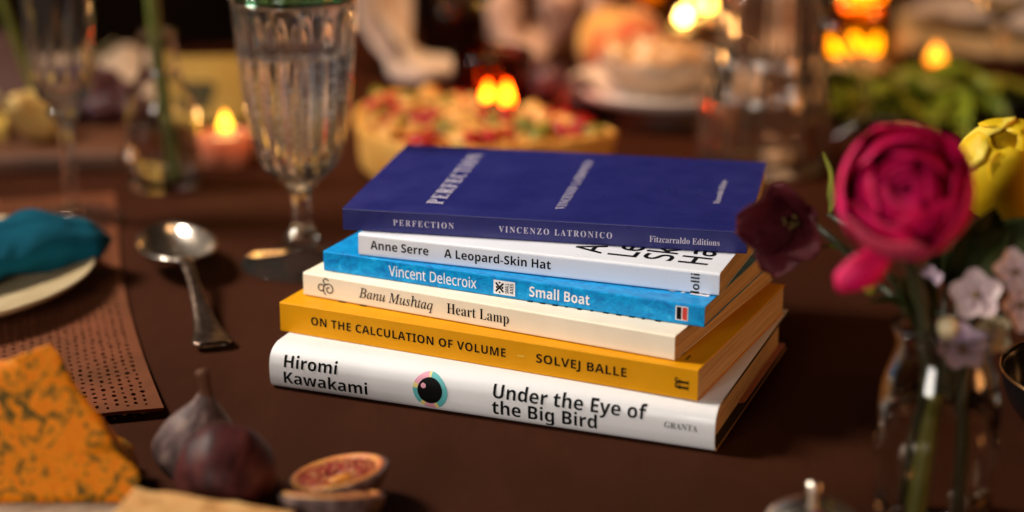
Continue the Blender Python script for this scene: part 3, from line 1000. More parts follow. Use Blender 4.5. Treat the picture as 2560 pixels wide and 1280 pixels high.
def taper():
    root = thing('pillar_candle', 'slim white candle standing behind the glass jug', 'candle', (0.240, 0.765, 0))
    add('candle', lathe_me('candle', [(0.0, 0.010), (0.0105, 0.010), (0.0105, 0.16), (0.009, 0.163), (0.0, 0.161)], 28), mat('white_wax', (0.90, 0.84, 0.74), rough=0.45, sub=0.3), root)
    add('holder', lathe_me('holder', [(0.0, 0.0), (0.024, 0.0), (0.025, 0.003), (0.015, 0.006), (0.013, 0.020), (0.0108, 0.020), (0.0108, 0.009), (0.0, 0.009)], 32), M_WHITEPLATE, root)
taper()

# ================================================================= jug
def jug():
    root = thing('glass_jug', 'ribbed clear glass jug with handle behind the right end of the stack', 'jug', (0.174, 0.372, 0.0005))
    prof = smooth_prof([(0.0, 0.0), (0.039, 0.0), (0.0440, 0.004), (0.0460, 0.025), (0.0452, 0.048), (0.0415, 0.063), (0.0375, 0.075), (0.0355, 0.090), (0.0355, 0.112), (0.0370, 0.122)], 4)
    n = len(prof)
    inner = smooth_prof([(0.0350, 0.122), (0.0335, 0.112), (0.0335, 0.090), (0.0353, 0.075), (0.0392, 0.062), (0.0430, 0.047), (0.0438, 0.025), (0.0412, 0.008), (0.0, 0.007)], 4)
    def mod(a, r, z, i):
        return r - (0.0030 * (1 - abs(math.cos(13 * a))) if (i < n and z > 0.004) else 0)
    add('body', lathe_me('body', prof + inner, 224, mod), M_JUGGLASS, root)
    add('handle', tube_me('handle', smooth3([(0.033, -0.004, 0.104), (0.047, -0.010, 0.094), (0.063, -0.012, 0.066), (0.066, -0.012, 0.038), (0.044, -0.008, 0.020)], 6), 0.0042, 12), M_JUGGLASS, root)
jug()
def tumbler():
    root = thing('amber_tumbler', 'small copper-rimmed glass tumbler behind the pink flower', 'glass', (0.258, 0.330, 0.0005))
    add('cup', lathe_me('cup', smooth_prof([(0.0, 0.0), (0.016, 0.0), (0.019, 0.004), (0.021, 0.032)], 4) + smooth_prof([(0.0196, 0.032), (0.0176, 0.006), (0.0, 0.005)], 4), 48), M_AMBERTHIN, root)
    add('rim', lathe_me('rim', [(0.0193, 0.0322), (0.0211, 0.0318), (0.0216, 0.0332), (0.0204, 0.0342)], 48, closed=True), M_GOLD, root)
tumbler()

# ================================================================= tart
def tart():
    root = thing('tart', 'broad pastry tart slice topped with red, green and pale pieces behind the books', 'tart', (-0.012, 0.376, 0.0012))
    M_CRUST = mat('pastry', (0.56, 0.26, 0.05), rough=0.7, spec=0.2, var=(0.66, 0.36, 0.09), var_scale=50, bump=0.5, bump_scale=160, sub=0.1)
    random.seed(5)
    # outline of a broad slice: rounded crust at the left, point at the right (local to the root)
    out = smooth3([(-0.086, 0.066, 0), (-0.094, 0.045, 0), (-0.096, 0.010, 0), (-0.088, -0.035, 0), (-0.062, -0.075, 0), (-0.030, -0.090, 0), (0.020, -0.070, 0), (0.058, -0.056, 0), (0.078, -0.042, 0), (0.076, -0.030, 0), (0.036, 0.004, 0), (-0.020, 0.046, 0), (-0.066, 0.078, 0), (-0.086, 0.066, 0)], 8)[:-1]
    cen = Vector((-0.02, -0.005, 0))
    verts, faces = [], []
    N = len(out)
    levels = [(0.95, 0.0), (0.985, 0.003), (0.992, 0.016), (1.02, 0.029), (1.01, 0.0325), (0.965, 0.0325), (0.93, 0.0275), (0.5, 0.0265)]
    for sc_, z in levels:
        for p_ in out:
            q = cen + (p_ - cen) * sc_
            k_ = 1 + 0.012 * noise.noise(q * 60 + Vector((0, 0, z * 90)))
            verts.append(cen + (q - cen) * k_ + Vector((0, 0, z * (1 if z < 0.02 else (1 + 0.10 * noise.noise(q * 90))))))
    for l in range(len(levels) - 1):
        for k in range(N):
            k2 = (k + 1) % N
            faces.append((l * N + k, l * N + k2, (l + 1) * N + k2, (l + 1) * N + k))
    faces.append(tuple(range((len(levels) - 1) * N, len(levels) * N)))
    faces.append(tuple(reversed(range(N))))
    add('crust', mesh('crust', verts, faces), M_CRUST, root)
    def inside(x, y):
        c_ = False
        for k in range(N):
            a_, b_ = cen + (out[k] - cen) * 0.91, cen + (out[(k + 1) % N] - cen) * 0.91
            if (a_.y > y) != (b_.y > y) and x < (b_.x - a_.x) * (y - a_.y) / (b_.y - a_.y) + a_.x:
                c_ = not c_
        return c_
    kinds = [('tomato_piece', mat('red_piece', (0.42, 0.010, 0.006), rough=0.22, var=(0.24, 0.004, 0.004), var_scale=90), 0.0062, (1, 1, 0.8)),
             ('green_piece', mat('green_piece', (0.20, 0.17, 0.008), rough=0.4, var=(0.07, 0.075, 0.012), var_scale=90), 0.0062, (1.3, 0.8, 0.6)),
             ('cheese_piece', mat('pale_piece', (0.72, 0.40, 0.10), rough=0.5, var=(0.58, 0.24, 0.04), var_scale=90), 0.0066, (1, 0.9, 0.85))]
    mes = []
    for nm, m, r, sq in kinds:
        for s in range(3):
            me = blob_me(nm, r, sq, 0.45, 1.2, s + 2, 2)
            me.materials.append(m)
            mes.append((nm, me))
    k = 0
    while k < 230:
        x, y = random.uniform(-0.085, 0.085), random.uniform(-0.085, 0.085)
        if not inside(x, y):
            continue
        c = random.choices((0, 1, 2), (0.34, 0.33, 0.33))[0]
        nm, me = mes[c * 3 + random.randrange(3)]
        s = random.uniform(0.8, 1.5)
        add(nm, me, None, root, (x, y, 0.0300 + random.uniform(0, 0.005)), (random.uniform(-0.6, 0.6), random.uniform(-0.6, 0.6), random.uniform(0, 6)), scale=(s, s, s))
        k += 1
tart()

# ================================================================= bowl of pale pieces, plate, fruit
def nibbles():
    p = thing('plate', 'white plate on a dark foot carrying the bowl of puffed snacks', 'plate', (0.118, 0.520, 0))
    add('dish', lathe_me('dish', smooth_prof([(0.0, 0.016), (0.055, 0.016), (0.070, 0.020), (0.0745, 0.0255), (0.0738, 0.0282), (0.0700, 0.0262), (0.052, 0.0200), (0.0, 0.0195)], 4), 72), M_WHITEPLATE, p)
    add('foot', lathe_me('foot', [(0.0, 0.0), (0.052, 0.0), (0.054, 0.003), (0.046, 0.0155), (0.0, 0.0158)], 48), M_WOOD, p)
    b_ = thing('bowl', 'small stoneware bowl heaped with puffed snacks beside the jug', 'bowl', (0.110, 0.520, 0.0200))
    add('bowl', lathe_me('bowl', smooth_prof([(0.0, 0.0), (0.024, 0.0), (0.026, 0.002), (0.034, 0.008), (0.0415, 0.018), (0.0435, 0.027), (0.0432, 0.0285), (0.0415, 0.0275), (0.0385, 0.017), (0.028, 0.007), (0.0, 0.0055)], 4), 64), M_STONEWARE, b_)
    random.seed(9)
    M_PUFF = mat('puffed_corn', (0.70, 0.44, 0.22), rough=0.7, spec=0.2, var=(0.52, 0.26, 0.10), var_scale=120)
    M_PUFF_PALE = mat('puffed_corn_pale', (0.80, 0.62, 0.44), rough=0.7, spec=0.2, var=(0.66, 0.42, 0.22), var_scale=120)
    M_PUFF_DARK = mat('puffed_corn_toasted', (0.42, 0.19, 0.06), rough=0.7, spec=0.2, var=(0.56, 0.30, 0.12), var_scale=120)
    mes = []
    for s_ in range(6):
        me = blob_me('snack', 0.0074, (1, 0.85, 0.75), 0.75, 1.25, s_ + 1, 2)
        me.materials.append((M_PUFF, M_PUFF_PALE, M_PUFF_DARK)[s_ % 3])
        mes.append(me)
    for k in range(34):
        a = random.uniform(0, 2 * PI)
        r = 0.036 * math.sqrt((k + 0.5) / 34)
        a = k * 2.39996
        z = 0.0440 + 0.008 * (1 - (r / 0.036) ** 2) + random.uniform(-0.004, 0.005)
        t = thing('puffed_snack', 'small rough puffed snack heaped in the stoneware bowl', 'snack', (0.110 + r * math.cos(a), 0.520 + r * math.sin(a), z), (random.uniform(0, 6), random.uniform(0, 6), 0), 'puffed snacks in the bowl')
        add('snack', mes[k % 6], None, t)
nibbles()
def fruit():
    M_PEACH = mat('peach_skin', (0.62, 0.34, 0.06), rough=0.6, var=(0.50, 0.055, 0.03), var_scale=16, var_detail=2, ramp=(0.42, 0.62), sheen=0.3)
    t = thing('peach', 'yellow and red peach behind the bowl of puffed snacks', 'fruit', (0.088, 0.612, 0.034))
    def pm(a, r, z, i):
        return r * (1 - 0.10 * math.exp(-((a - 4.2) / 0.25) ** 2))
    add('flesh', lathe_me('flesh', smooth_prof([(0.0, -0.033), (0.014, -0.031), (0.028, -0.020), (0.0355, 0.0), (0.031, 0.020), (0.018, 0.0315), (0.006, 0.031), (0.0, 0.029)], 4), 60, pm), M_PEACH, t)
    add('stalk', tube_me('stalk', [(0, 0, 0.028), (0.001, 0, 0.034)], 0.0018, 8), M_WICK, t)
    M_PLUM = mat('plum_skin', (0.035, 0.010, 0.016), rough=0.4, var=(0.09, 0.035, 0.045), var_scale=30)
    for i, (x, y, r, lab) in enumerate([(0.050, 0.498, 0.0175, 'dark plum lying at the edge of the white plate'), (0.030, 0.560, 0.0165, 'dusky plum lying between the votive and the white plate')]):
        t = thing('plum', lab, 'fruit', (x, y, r * 0.98 + (0.0 if i else 0.0)))
        add('flesh', lathe_me('flesh', smooth_prof([(0.0, -r), (r * 0.55, -r * 0.86), (r * 0.98, -r * 0.1), (r * 0.80, r * 0.62), (r * 0.3, r * 0.98), (0.0, r * 0.92)], 4), 40), M_PLUM, t)
        add('stalk', tube_me('stalk', [(0, 0, r * 0.9), (0.001, 0.001, r * 1.2)], 0.0012, 6), M_WICK, t)
    M_BERRY = mat('berry_skin', (0.012, 0.010, 0.028), rough=0.45)
    me = blob_me('berry', 0.0092, (1, 1, 0.9), 0.04, 1, 1, 2)
    me.materials.append(M_BERRY)
    for k, (x, y, z) in enumerate([(0.130, 0.590, 0.009), (0.147, 0.596, 0.009), (0.164, 0.588, 0.009), (0.139, 0.607, 0.009), (0.156, 0.605, 0.009), (0.146, 0.594, 0.024), (0.158, 0.597, 0.023), (0.135, 0.600, 0.022)]):
        t = thing('blueberry', 'dark blueberry in the pile behind the bowl of puffed snacks', 'fruit', (x, y, z), (random.random(), random.random(), 0), 'blueberries behind the bowl')
        add('berry', me, None, t)
fruit()

# ================================================================= far side of the table
def drape(nm, label, cat, loc, rz, sx, sy, fn, m, thick=0.0012, nu=40, nv=40, seed=0, parent=None, rumple=0.004):
    def f(u, v):
        x, y = (u - 0.5) * sx, (v - 0.5) * sy
        z = fn(u, v) + rumple * noise.noise(Vector((x * 34 + seed, y * 34, seed))) + rumple * 0.4 * noise.noise(Vector((x * 90, y * 90 + seed, seed)))
        return (x, y, max(z, 0.0012))
    root = thing(nm, label, cat, loc, (0, 0, rz))
    solidify(add('cloth', grid_me('cloth', nu, nv, f), m, root), thick)
    return root
def bump2(u, v, cu, cv, su, sv):
    return math.exp(-((u - cu) / su) ** 2 - ((v - cv) / sv) ** 2)
def far_table():
    drape('linen_napkin', 'mauve linen napkin heaped behind the flute glass', 'napkin', (-0.435, 0.590, 0), 0.2, 0.19, 0.13, lambda u, v: 0.075 * bump2(u, v, 0.45, 0.5, 0.33, 0.3) * (0.75 + 0.25 * math.sin(17 * u + 5 * v)), M_MAUVE_LINEN, seed=1)
    drape('linen_napkin', 'cream linen napkin lying beyond the dark grapes', 'napkin', (-0.325, 0.640, 0), -0.15, 0.13, 0.085, lambda u, v: 0.030 * bump2(u, v, 0.5, 0.5, 0.42, 0.4) * (0.8 + 0.2 * math.sin(14 * u)), M_CREAM_LINEN, seed=2, rumple=0.006)
    p = thing('plate', 'pale plate lying at the far left behind the flute glass', 'plate', (-0.468, 0.505, 0))
    add('dish', lathe_me('dish', smooth_prof([(0.0, 0.0), (0.050, 0.0), (0.073, 0.008), (0.0760, 0.0125), (0.0750, 0.0140), (0.070, 0.0110), (0.046, 0.0040), (0.0, 0.0035)], 4), 64), M_PLATE, p)
    # folded napkin that stands up and curls onto the table
    root = thing('folded_napkin', 'pale folded napkin standing up with one rounded end behind the tart', 'napkin', (-0.100, 0.665, 0))
    def band(pts, w, name, m):
        pts = smooth3(pts, 7)
        verts, faces = [], []
        for i, p_ in enumerate(pts):
            t = (pts[min(i + 1, len(pts) - 1)] - pts[max(i - 1, 0)]).normalized()
            sd = Vector((t.z, 0, -t.x)).normalized() if abs(t.z) > 0.3 else Vector((0.15, 1, 0)).normalized()
            sd = sd.lerp(Vector((1, 0.1, 0)), 0.55).normalized()
            e = math.sin(min(1, (len(pts) - 1 - i) / 5) * PI / 2) * 0.85 + 0.15
            for k in range(9):
                s = (k / 8 - 0.5) * w * e
                verts.append(p_ + sd * s + Vector((0, -0.006 * math.cos(k / 8 * PI * 2) - 0.003, 0)))
        for i in range(len(pts) - 1):
            for k in range(8):
                a = i * 9 + k
                faces.append((a, a + 1, a + 10, a + 9))
        o = add(name, mesh(name, verts, faces), m, root, sub=1)
        solidify(o, 0.006)
    band([(0.0, 0.02, 0.135), (0.0, 0.02, 0.075), (0.002, 0.015, 0.040), (0.015, 0.0, 0.022), (0.035, -0.012, 0.014), (0.052, -0.020, 0.009)], 0.036, 'upright_fold', M_CREAM_LINEN)
    band([(-0.018, 0.02, 0.120), (-0.016, 0.015, 0.060), (-0.010, 0.0, 0.026), (0.008, -0.018, 0.011), (0.030, -0.032, 0.006)], 0.030, 'lower_fold', M_GREY_LINEN)
    # glass of red wine
    w = thing('wine_tumbler', 'stemless glass of red wine between the two pale napkins', 'glass', (-0.055, 0.765, 0.0005))
    add('glass', lathe_me('glass', smooth_prof([(0.0, 0.0), (0.018, 0.0), (0.024, 0.004), (0.031, 0.025), (0.0305, 0.05), (0.027, 0.085)], 4) + smooth_prof([(0.0255, 0.085), (0.029, 0.05), (0.0293, 0.025), (0.022, 0.007), (0.0, 0.006)], 4), 48), M_THIN, w)
    add('wine', lathe_me('wine', smooth_prof([(0.0, 0.0065), (0.0215, 0.0075), (0.0289, 0.025), (0.0289, 0.046), (0.0, 0.046)], 4), 40), mat('red_wine', (0.020, 0.002, 0.003), rough=0.08), w)
    # knotted rose linen
    k = thing('knotted_napkin', 'rose white linen napkin tied in a loose knot behind the red votive', 'napkin', (0.018, 0.700, 0))
    loop = [(0.024 * math.cos(a), -0.006 * math.sin(a * 2), 0.050 + 0.030 * math.sin(a)) for a in [2 * PI * i / 30 for i in range(31)]]
    def rumpled(name, pts, rad, flat, seed):
        me = tube_me(name, pts, rad, 20, flat)
        for v in me.vertices:
            v.co += Vector((noise.noise(v.co * 70 + Vector((seed, 0, 0))), noise.noise(v.co * 70 + Vector((0, seed, 9))), noise.noise(v.co * 60 + Vector((3, 0, seed))))) * 0.006
            v.co.z = max(v.co.z, 0.001)
        add(name, me, M_PINK_LINEN, k)
    rumpled('knot', loop, [0.015 + 0.004 * math.sin(i * 0.9) for i in range(31)], 0.9, 2)
    rumpled('tail', smooth3([(-0.020, -0.004, 0.062), (-0.030, -0.006, 0.040), (-0.012, -0.020, 0.018), (0.010, -0.026, 0.010)], 6), [0.016] * 19, 0.6, 5)
    rumpled('tail', smooth3([(0.020, 0.0, 0.085), (0.045, 0.004, 0.085), (0.056, 0.002, 0.05), (0.050, -0.004, 0.012)], 6), [0.015] * 19, 0.7, 7)
    # yellow card
    c = thing('printed_card', 'pale yellow card with a dark picture leaning behind the pink tealight', 'card', (-0.2305, 0.500, 0), (R(-8), 0, R(3)))
    add('card', box_me('card', -0.029, 0.029, -0.003, 0.003, 0.0006, 0.0490, 0.0005, 1), mat('yellow_card', (0.52, 0.36, 0.08), rough=0.6, var=(0.44, 0.29, 0.06), var_scale=40), c)
    pic = [(-0.012 + 0.011 * math.cos(t) * (1 + 0.3 * math.sin(3 * t)) + 0.006, 0.020 + 0.015 * math.sin(t) * (1 + 0.3 * math.cos(2 * t))) for t in [2 * PI * i / 24 for i in range(24)]]
    add('picture', mesh('picture', [(x, -0.00315, z) for x, z in pic], [tuple(range(24))], False), mat('dark_green_print', (0.05, 0.045, 0.012), rough=0.6), c)
    # wooden board with grapes, pear and a wedge
    bd = thing('serving_board', 'reddish wooden board carrying grapes and a pear at the far left', 'board', (-0.375, 0.425, 0), (0, 0, R(8)))
    add('board', box_me('board', -0.115, 0.100, -0.085, 0.085, 0.0, 0.0150, 0.004, 3), M_WOOD, bd)
    random.seed(21)
    M_GRAPE = mat('grape_skin', (0.030, 0.006, 0.012), rough=0.32, var=(0.075, 0.028, 0.040), var_scale=50)
    me = blob_me('grape', 0.0098, (1, 1, 1.15), 0.03, 1, 4, 2)
    g = thing('grape_bunch', 'bunch of dark purple grapes on the reddish board', 'grapes', (-0.306, 0.455, 0.0150))
    for i in range(34):
        a, r = random.uniform(0, 2 * PI), 0.030 * math.sqrt(random.random())
        z = 0.0098 + max(0, (0.032 - r)) * random.uniform(0, 1.0)
        add('grape', me, M_GRAPE, g, (r * 1.1 * math.cos(a), r * math.sin(a), z), (random.random() * 3, random.random() * 3, 0))
    add('stalk', tube_me('stalk', smooth3([(0, 0, 0.035), (0.006, 0.004, 0.047), (0.016, 0.010, 0.055)], 4), 0.0015, 8), mat('grape_stalk', (0.11, 0.09, 0.03), rough=0.7), g)
    pr = thing('pear', 'pale yellow pear lying on the reddish board behind the flute', 'fruit', (-0.331, 0.388, 0.0325), (R(62), R(18), R(-30)))
    add('flesh', lathe_me('flesh', smooth_prof([(0.0, -0.020), (0.010, -0.019), (0.0178, -0.006), (0.0165, 0.006), (0.0105, 0.020), (0.0075, 0.029), (0.003, 0.033), (0.0, 0.0325)], 4), 40), mat('pear_skin', (0.60, 0.44, 0.14), rough=0.45, var=(0.50, 0.26, 0.08), var_scale=20), pr)
    add('stalk', tube_me('stalk', [(0, 0, 0.031), (0.001, 0.001, 0.042)], 0.0012, 6), M_WICK, pr)
    ch = thing('cheese_slice', 'flat golden cheese slice on the reddish board at the left edge', 'cheese', (-0.385, 0.392, 0.0152), (0, 0, R(12)))
    add('slice', box_me('slice', -0.040, 0.030, -0.014, 0.016, 0, 0.011, 0.0012, 2), mat('golden_cheese', (0.55, 0.34, 0.05), rough=0.5, var=(0.60, 0.40, 0.08), var_scale=40), ch)
    # right far side
    p = thing('plate', 'pale plate at the far right beside the low orange tealight', 'plate', (0.452, 0.800, 0))
    add('dish', lathe_me('dish', smooth_prof([(0.0, 0.0), (0.080, 0.0), (0.115, 0.009), (0.1200, 0.0140), (0.1190, 0.0160), (0.112, 0.0125), (0.076, 0.0048), (0.0, 0.0042)], 4), 72), M_PLATE, p)
    drape('linen_napkin', 'grey white linen napkin folded on the plate at the far right', 'napkin', (0.452, 0.835, 0.010), R(-38), 0.150, 0.080, lambda u, v: 0.008 + 0.030 * bump2(u, v, 0.5, 0.5, 0.5, 0.35) * (0.8 + 0.2 * math.sin(9 * v + 3 * u)), M_GREY_LINEN, seed=8, rumple=0.006)
    gl = thing('wine_glass', 'empty stemmed glass at the right edge in front of the grey napkin', 'glass', (0.392, 0.600, 0.0005))
    add('glass', lathe_me('glass', smooth_prof([(0.0, 0.0), (0.028, 0.0), (0.030, 0.001), (0.010, 0.004), (0.004, 0.010), (0.0035, 0.050), (0.006, 0.060), (0.022, 0.072), (0.030, 0.095), (0.030, 0.130), (0.027, 0.155)], 4)
        + smooth_prof([(0.0255, 0.155), (0.0285, 0.130), (0.0285, 0.096), (0.021, 0.0745), (0.004, 0.064), (0.0, 0.063)], 4), 56), M_GLASS, gl)
    nk = thing('bread_roll', 'pale bread roll beside the amber hammered votive', 'bread', (0.286, 0.640, 0.0105), (0, 0, 0.4))
    add('crust', blob_me('crust', 0.026, (1.1, 0.75, 0.40), 0.12, 1, 3, 3), mat('roll_crust', (0.30, 0.19, 0.10), rough=0.7, var=(0.40, 0.28, 0.16), var_scale=60, bump=0.4, bump_scale=120), nk)
    nk2 = thing('bread_roll', 'cream bread roll between the amber votive and the orange tealight', 'bread', (0.335, 0.725, 0.0145), (0, 0, 0.2))
    add('crust', blob_me('crust', 0.026, (0.75, 0.8, 0.55), 0.12, 1, 6, 3), mat('roll_crust_cream', (0.50, 0.38, 0.26), rough=0.7, var=(0.58, 0.46, 0.33), var_scale=60, bump=0.4, bump_scale=120), nk2)
far_table()
def leaf_fn(L, W, curl, fold=0.15, tip=1.0):
    def f(u, v):
        w = W * (math.sin(PI * min(1, v ** 0.75)) ** 0.9) * (u - 0.5)
        return (w, L * v, curl * L * (v * v) * -1 + abs(u - 0.5) * 2 * W * fold * math.sin(PI * v) + 0.03 * L * math.sin(9 * v + 4 * u) * math.sin(PI * v))
    return f
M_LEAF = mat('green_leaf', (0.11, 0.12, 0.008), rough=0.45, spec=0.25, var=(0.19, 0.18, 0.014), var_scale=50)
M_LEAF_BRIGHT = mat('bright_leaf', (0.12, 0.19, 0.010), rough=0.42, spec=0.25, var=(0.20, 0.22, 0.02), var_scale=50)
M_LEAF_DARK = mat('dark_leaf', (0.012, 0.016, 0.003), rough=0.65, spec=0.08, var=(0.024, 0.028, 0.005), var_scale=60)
def greens():
    d = thing('serving_dish', 'black oval dish under the salad leaves behind the pink flower', 'dish', (0.312, 0.520, 0))
    me = lathe_me('dish', smooth_prof([(0.0, 0.0), (0.070, 0.0), (0.098, 0.012), (0.100, 0.0145), (0.096, 0.0135), (0.068, 0.004), (0.0, 0.0035)], 4), 64)
    add('dish', me, M_BLACKGLAZE, d, scale=(1.0, 0.78, 1))
    random.seed(31)
    root = thing('salad_leaves', 'heap of long green salad leaves on the black dish', 'salad', (0.312, 0.520, 0.0045))
    mes = []
    for s, m in enumerate((M_LEAF, M_LEAF_BRIGHT, M_LEAF)):
        me = grid_me('leaf', 8, 14, leaf_fn(0.075, 0.042, 0.18 + 0.1 * s, 0.3))
        me.materials.append(m)
        mes.append(me)
    for k in range(46):
        a = random.uniform(0, 2 * PI)
        rr = 0.060 * math.sqrt(random.random())
        o = add('leaf', mes[k % 3], None, root, (rr * math.cos(a) - 0.01, rr * 0.7 * math.sin(a), 0.009 + random.uniform(0, 0.020) * (1 - rr / 0.075)), (R(random.uniform(-8, 22)), R(random.uniform(-25, 25)), random.uniform(0, 6.3)))
        s = random.uniform(0.55, 1.0)
        o.scale = (s, s, s)
greens()

# ================================================================= left place setting
def placemat():
    root = thing('placemat', 'tan perforated leather placemat under the plate with the teal napkin', 'placemat', (-0.166, -0.079, 0))
    e1 = Vector((-0.099, 0.375, 0)).normalized()
    e2 = Vector((-e1.y, e1.x, 0))
    Lm, Wm = 0.388, 0.26
    ca_, cb_ = 0.0064, 0.0046
    n1, n2 = int(Lm / ca_), int(Wm / cb_)
    def P(a, b):
        a = min(max(a, 0), Lm)
        lift = 0.0032 * max(0, 1 - a / 0.10) ** 1.6 * max(0, 1 - abs(b - 0.02) / 0.16)
        bow = 0.006 * math.sin(PI * min(1, a / 0.36)) * max(0, 1 - b / 0.05)     # the right edge bends in slightly
        return e1 * a + e2 * (b - 0.004 + bow) + Vector((0, 0, 0.0011 + lift))
    random.seed(2)
    verts, faces = [], []
    for j in range(n2):
        half = 0.5 * (j % 2)
        for i in range(-1, n1 + 1):
            a0, a1 = (i + half) * ca_, (i + 1 + half) * ca_
            if a1 <= 0.0001 or a0 >= Lm - 0.0001:
                continue
            b0, b1 = j * cb_, (j + 1) * cb_
            base = len(verts)
            verts += [P(a0, b0), P(a1, b0), P(a1, b1), P(a0, b1)]
            if a0 < 0.0015 or a1 > Lm - 0.002 or j < 1:
                faces.append((base, base + 1, base + 2, base + 3))
                continue
            ca, cb = (a0 + a1) / 2 + random.uniform(-0.0005, 0.0005), (b0 + b1) / 2 + random.uniform(-0.0004, 0.0004)
            ra, rb = 0.00185 * random.uniform(0.55, 1.25), 0.00118 * random.uniform(0.65, 1.25)
            for k in range(8):     # hole points at -135, -90, ... degrees
                t = R(-135 + 45 * k)
                verts.append(P(ca + ra * math.cos(t), cb + rb * math.sin(t)))
            q = [(0, 0), (1, 2), (2, 4), (3, 6)]     # square corners and the hole points facing them
            for e_ in range(4):
                c1, h1 = q[e_]
                c2, h2 = q[(e_ + 1) % 4]
                faces.append((base + c1, base + c2, base + 4 + h2 % 8, base + 4 + (h1 + 1) % 8, base + 4 + h1))
    me = mesh('leather', verts, faces, False)
    bm = bmesh.new()
    bm.from_mesh(me)
    bmesh.ops.remove_doubles(bm, verts=bm.verts, dist=0.00001)
    for f_ in bm.faces:
        f_.normal_update()
        if f_.normal.z < 0:
            f_.normal_flip()
    bm.to_mesh(me)
    bm.free()
    solidify(add('leather', me, M_LEATHER, root), 0.0016, 0)
placemat()
def plate_left():
    p = thing('plate', 'speckled tan plate on the leather placemat at the left edge', 'plate', (-0.334, 0.096, 0.0022))
    add('dish', lathe_me('dish', smooth_prof([(0.0, 0.0), (0.060, 0.0), (0.064, 0.001), (0.095, 0.0085), (0.1020, 0.0130), (0.1010, 0.0146), (0.0950, 0.0125), (0.062, 0.0052), (0.0, 0.0048)], 4), 96), M_PLATE, p)
    # rolled teal napkin with a pointed end
    n = thing('teal_napkin', 'teal linen napkin rolled to a point on the tan plate', 'napkin', (-0.334, 0.096, 0.010))
    A, B = Vector((-0.085, -0.052, 0.0190)), Vector((0.1055, 0.0390, 0.0105))
    ax = (B - A).normalized()
    sd = Vector((-ax.y, ax.x, 0)).normalized()
    def f(u, v):
        t = v
        c = A.lerp(B, t)
        k = max(0, (t - 0.45) / 0.55)
        taper = (1 - 0.62 * k ** 1.3) * (1 - max(0, (t - 0.93) / 0.07) ** 2 * 0.9)
        a = 2 * PI * u
        ry, rz = 0.034 * taper, 0.0215 * taper
        ca, sa = math.cos(a), math.sin(a)
        cx_, cz_ = math.copysign(abs(ca) ** 0.9, ca), math.copysign(abs(sa) ** 0.9, sa)
        p_ = c + sd * ry * cx_ + Vector((0, 0, rz * cz_))
        out_ = (sd * cx_ + Vector((0, 0, cz_))).normalized()
        e = 0.0022 * math.sin(3 * a + 5 * t) * math.sin(PI * min(1, t * 1.02)) + 0.0045 * noise.noise(p_ * 24) + 0.0024 * noise.noise(p_ * 80) + 0.0011 * noise.noise(p_ * 210)
        # the free edge of the roll: a step along the length
        st = math.exp(-((u - 0.30) / 0.012) ** 2) * -0.0022 + math.exp(-((t - 0.80) / 0.05) ** 2 - ((u - 0.25) / 0.16) ** 2) * 0.0055
        p_ += out_ * (e * min(1, taper * 1.3) + st)
        p_.z = max(p_.z, -0.0045)
        return p_
    add('cloth', grid_me('cloth', 72, 80, f), M_TEAL, n)
plate_left()
def spoon():
    root = thing('silver_spoon', 'old silver serving spoon with its bowl facing up on the table', 'spoon', (-0.1945, 0.1480, 0.0), (0, 0, 0))
    d = Vector((0.0425, -0.139, 0)).normalized()      # bowl to handle
    sd = Vector((-d.y, d.x, 0))
    hl, hw, dep = 0.041, 0.0225, 0.0130
    def f(u, v):
        r = v
        a = 2 * PI * u
        k = 1 - 0.10 * math.cos(a)          # egg shaped, fuller toward the handle
        x, y = hl * r * math.cos(a), hw * r * math.sin(a) * (1 + 0.10 * math.cos(a))
        return d * x + sd * y + Vector((0, 0, 0.0016 + dep * (1 - math.sqrt(1 - (0.93 * r) ** 2)) / 0.632 + 0.002 * r * max(0, math.cos(a))))
    solidify(add('bowl', grid_me('bowl', 48, 14, f), M_SILVER, root), 0.0013, -1)
    pts, ws = [], []
    verts, faces = [], []
    prof = [(0.036, 0.0042, 0.0155), (0.042, 0.0046, 0.0172), (0.055, 0.0040, 0.0165), (0.075, 0.0038, 0.0130), (0.095, 0.0050, 0.0090), (0.112, 0.0068, 0.0060), (0.126, 0.0090, 0.0044), (0.136, 0.0112, 0.0038), (0.1415, 0.0125, 0.0036), (0.1455, 0.0098, 0.0035)]
    prof = smooth_prof([(q[0], q[1], q[2]) for q in prof], 4)
    for s, w, z in prof:
        for k, (ox, oz) in enumerate(((-1, 0.0), (-0.85, 0.0010), (-0.35, 0.0017), (0, 0.0014), (0.35, 0.0017), (0.85, 0.0010), (1, 0.0), (0.6, -0.0014), (-0.6, -0.0014))):
            verts.append(d * s + sd * (w * 0.86 * ox) + Vector((0, 0, z + oz)))
    n = len(prof)
    for i in range(n - 1):
        for k in range(9):
            k2 = (k + 1) % 9
            faces.append((i * 9 + k, i * 9 + k2, (i + 1) * 9 + k2, (i + 1) * 9 + k))
    faces.append(tuple(range(9)))
    faces.append(tuple(reversed(range((n - 1) * 9, n * 9))))
    add('handle', mesh('handle', verts, faces), M_TARNISH, root)
spoon()

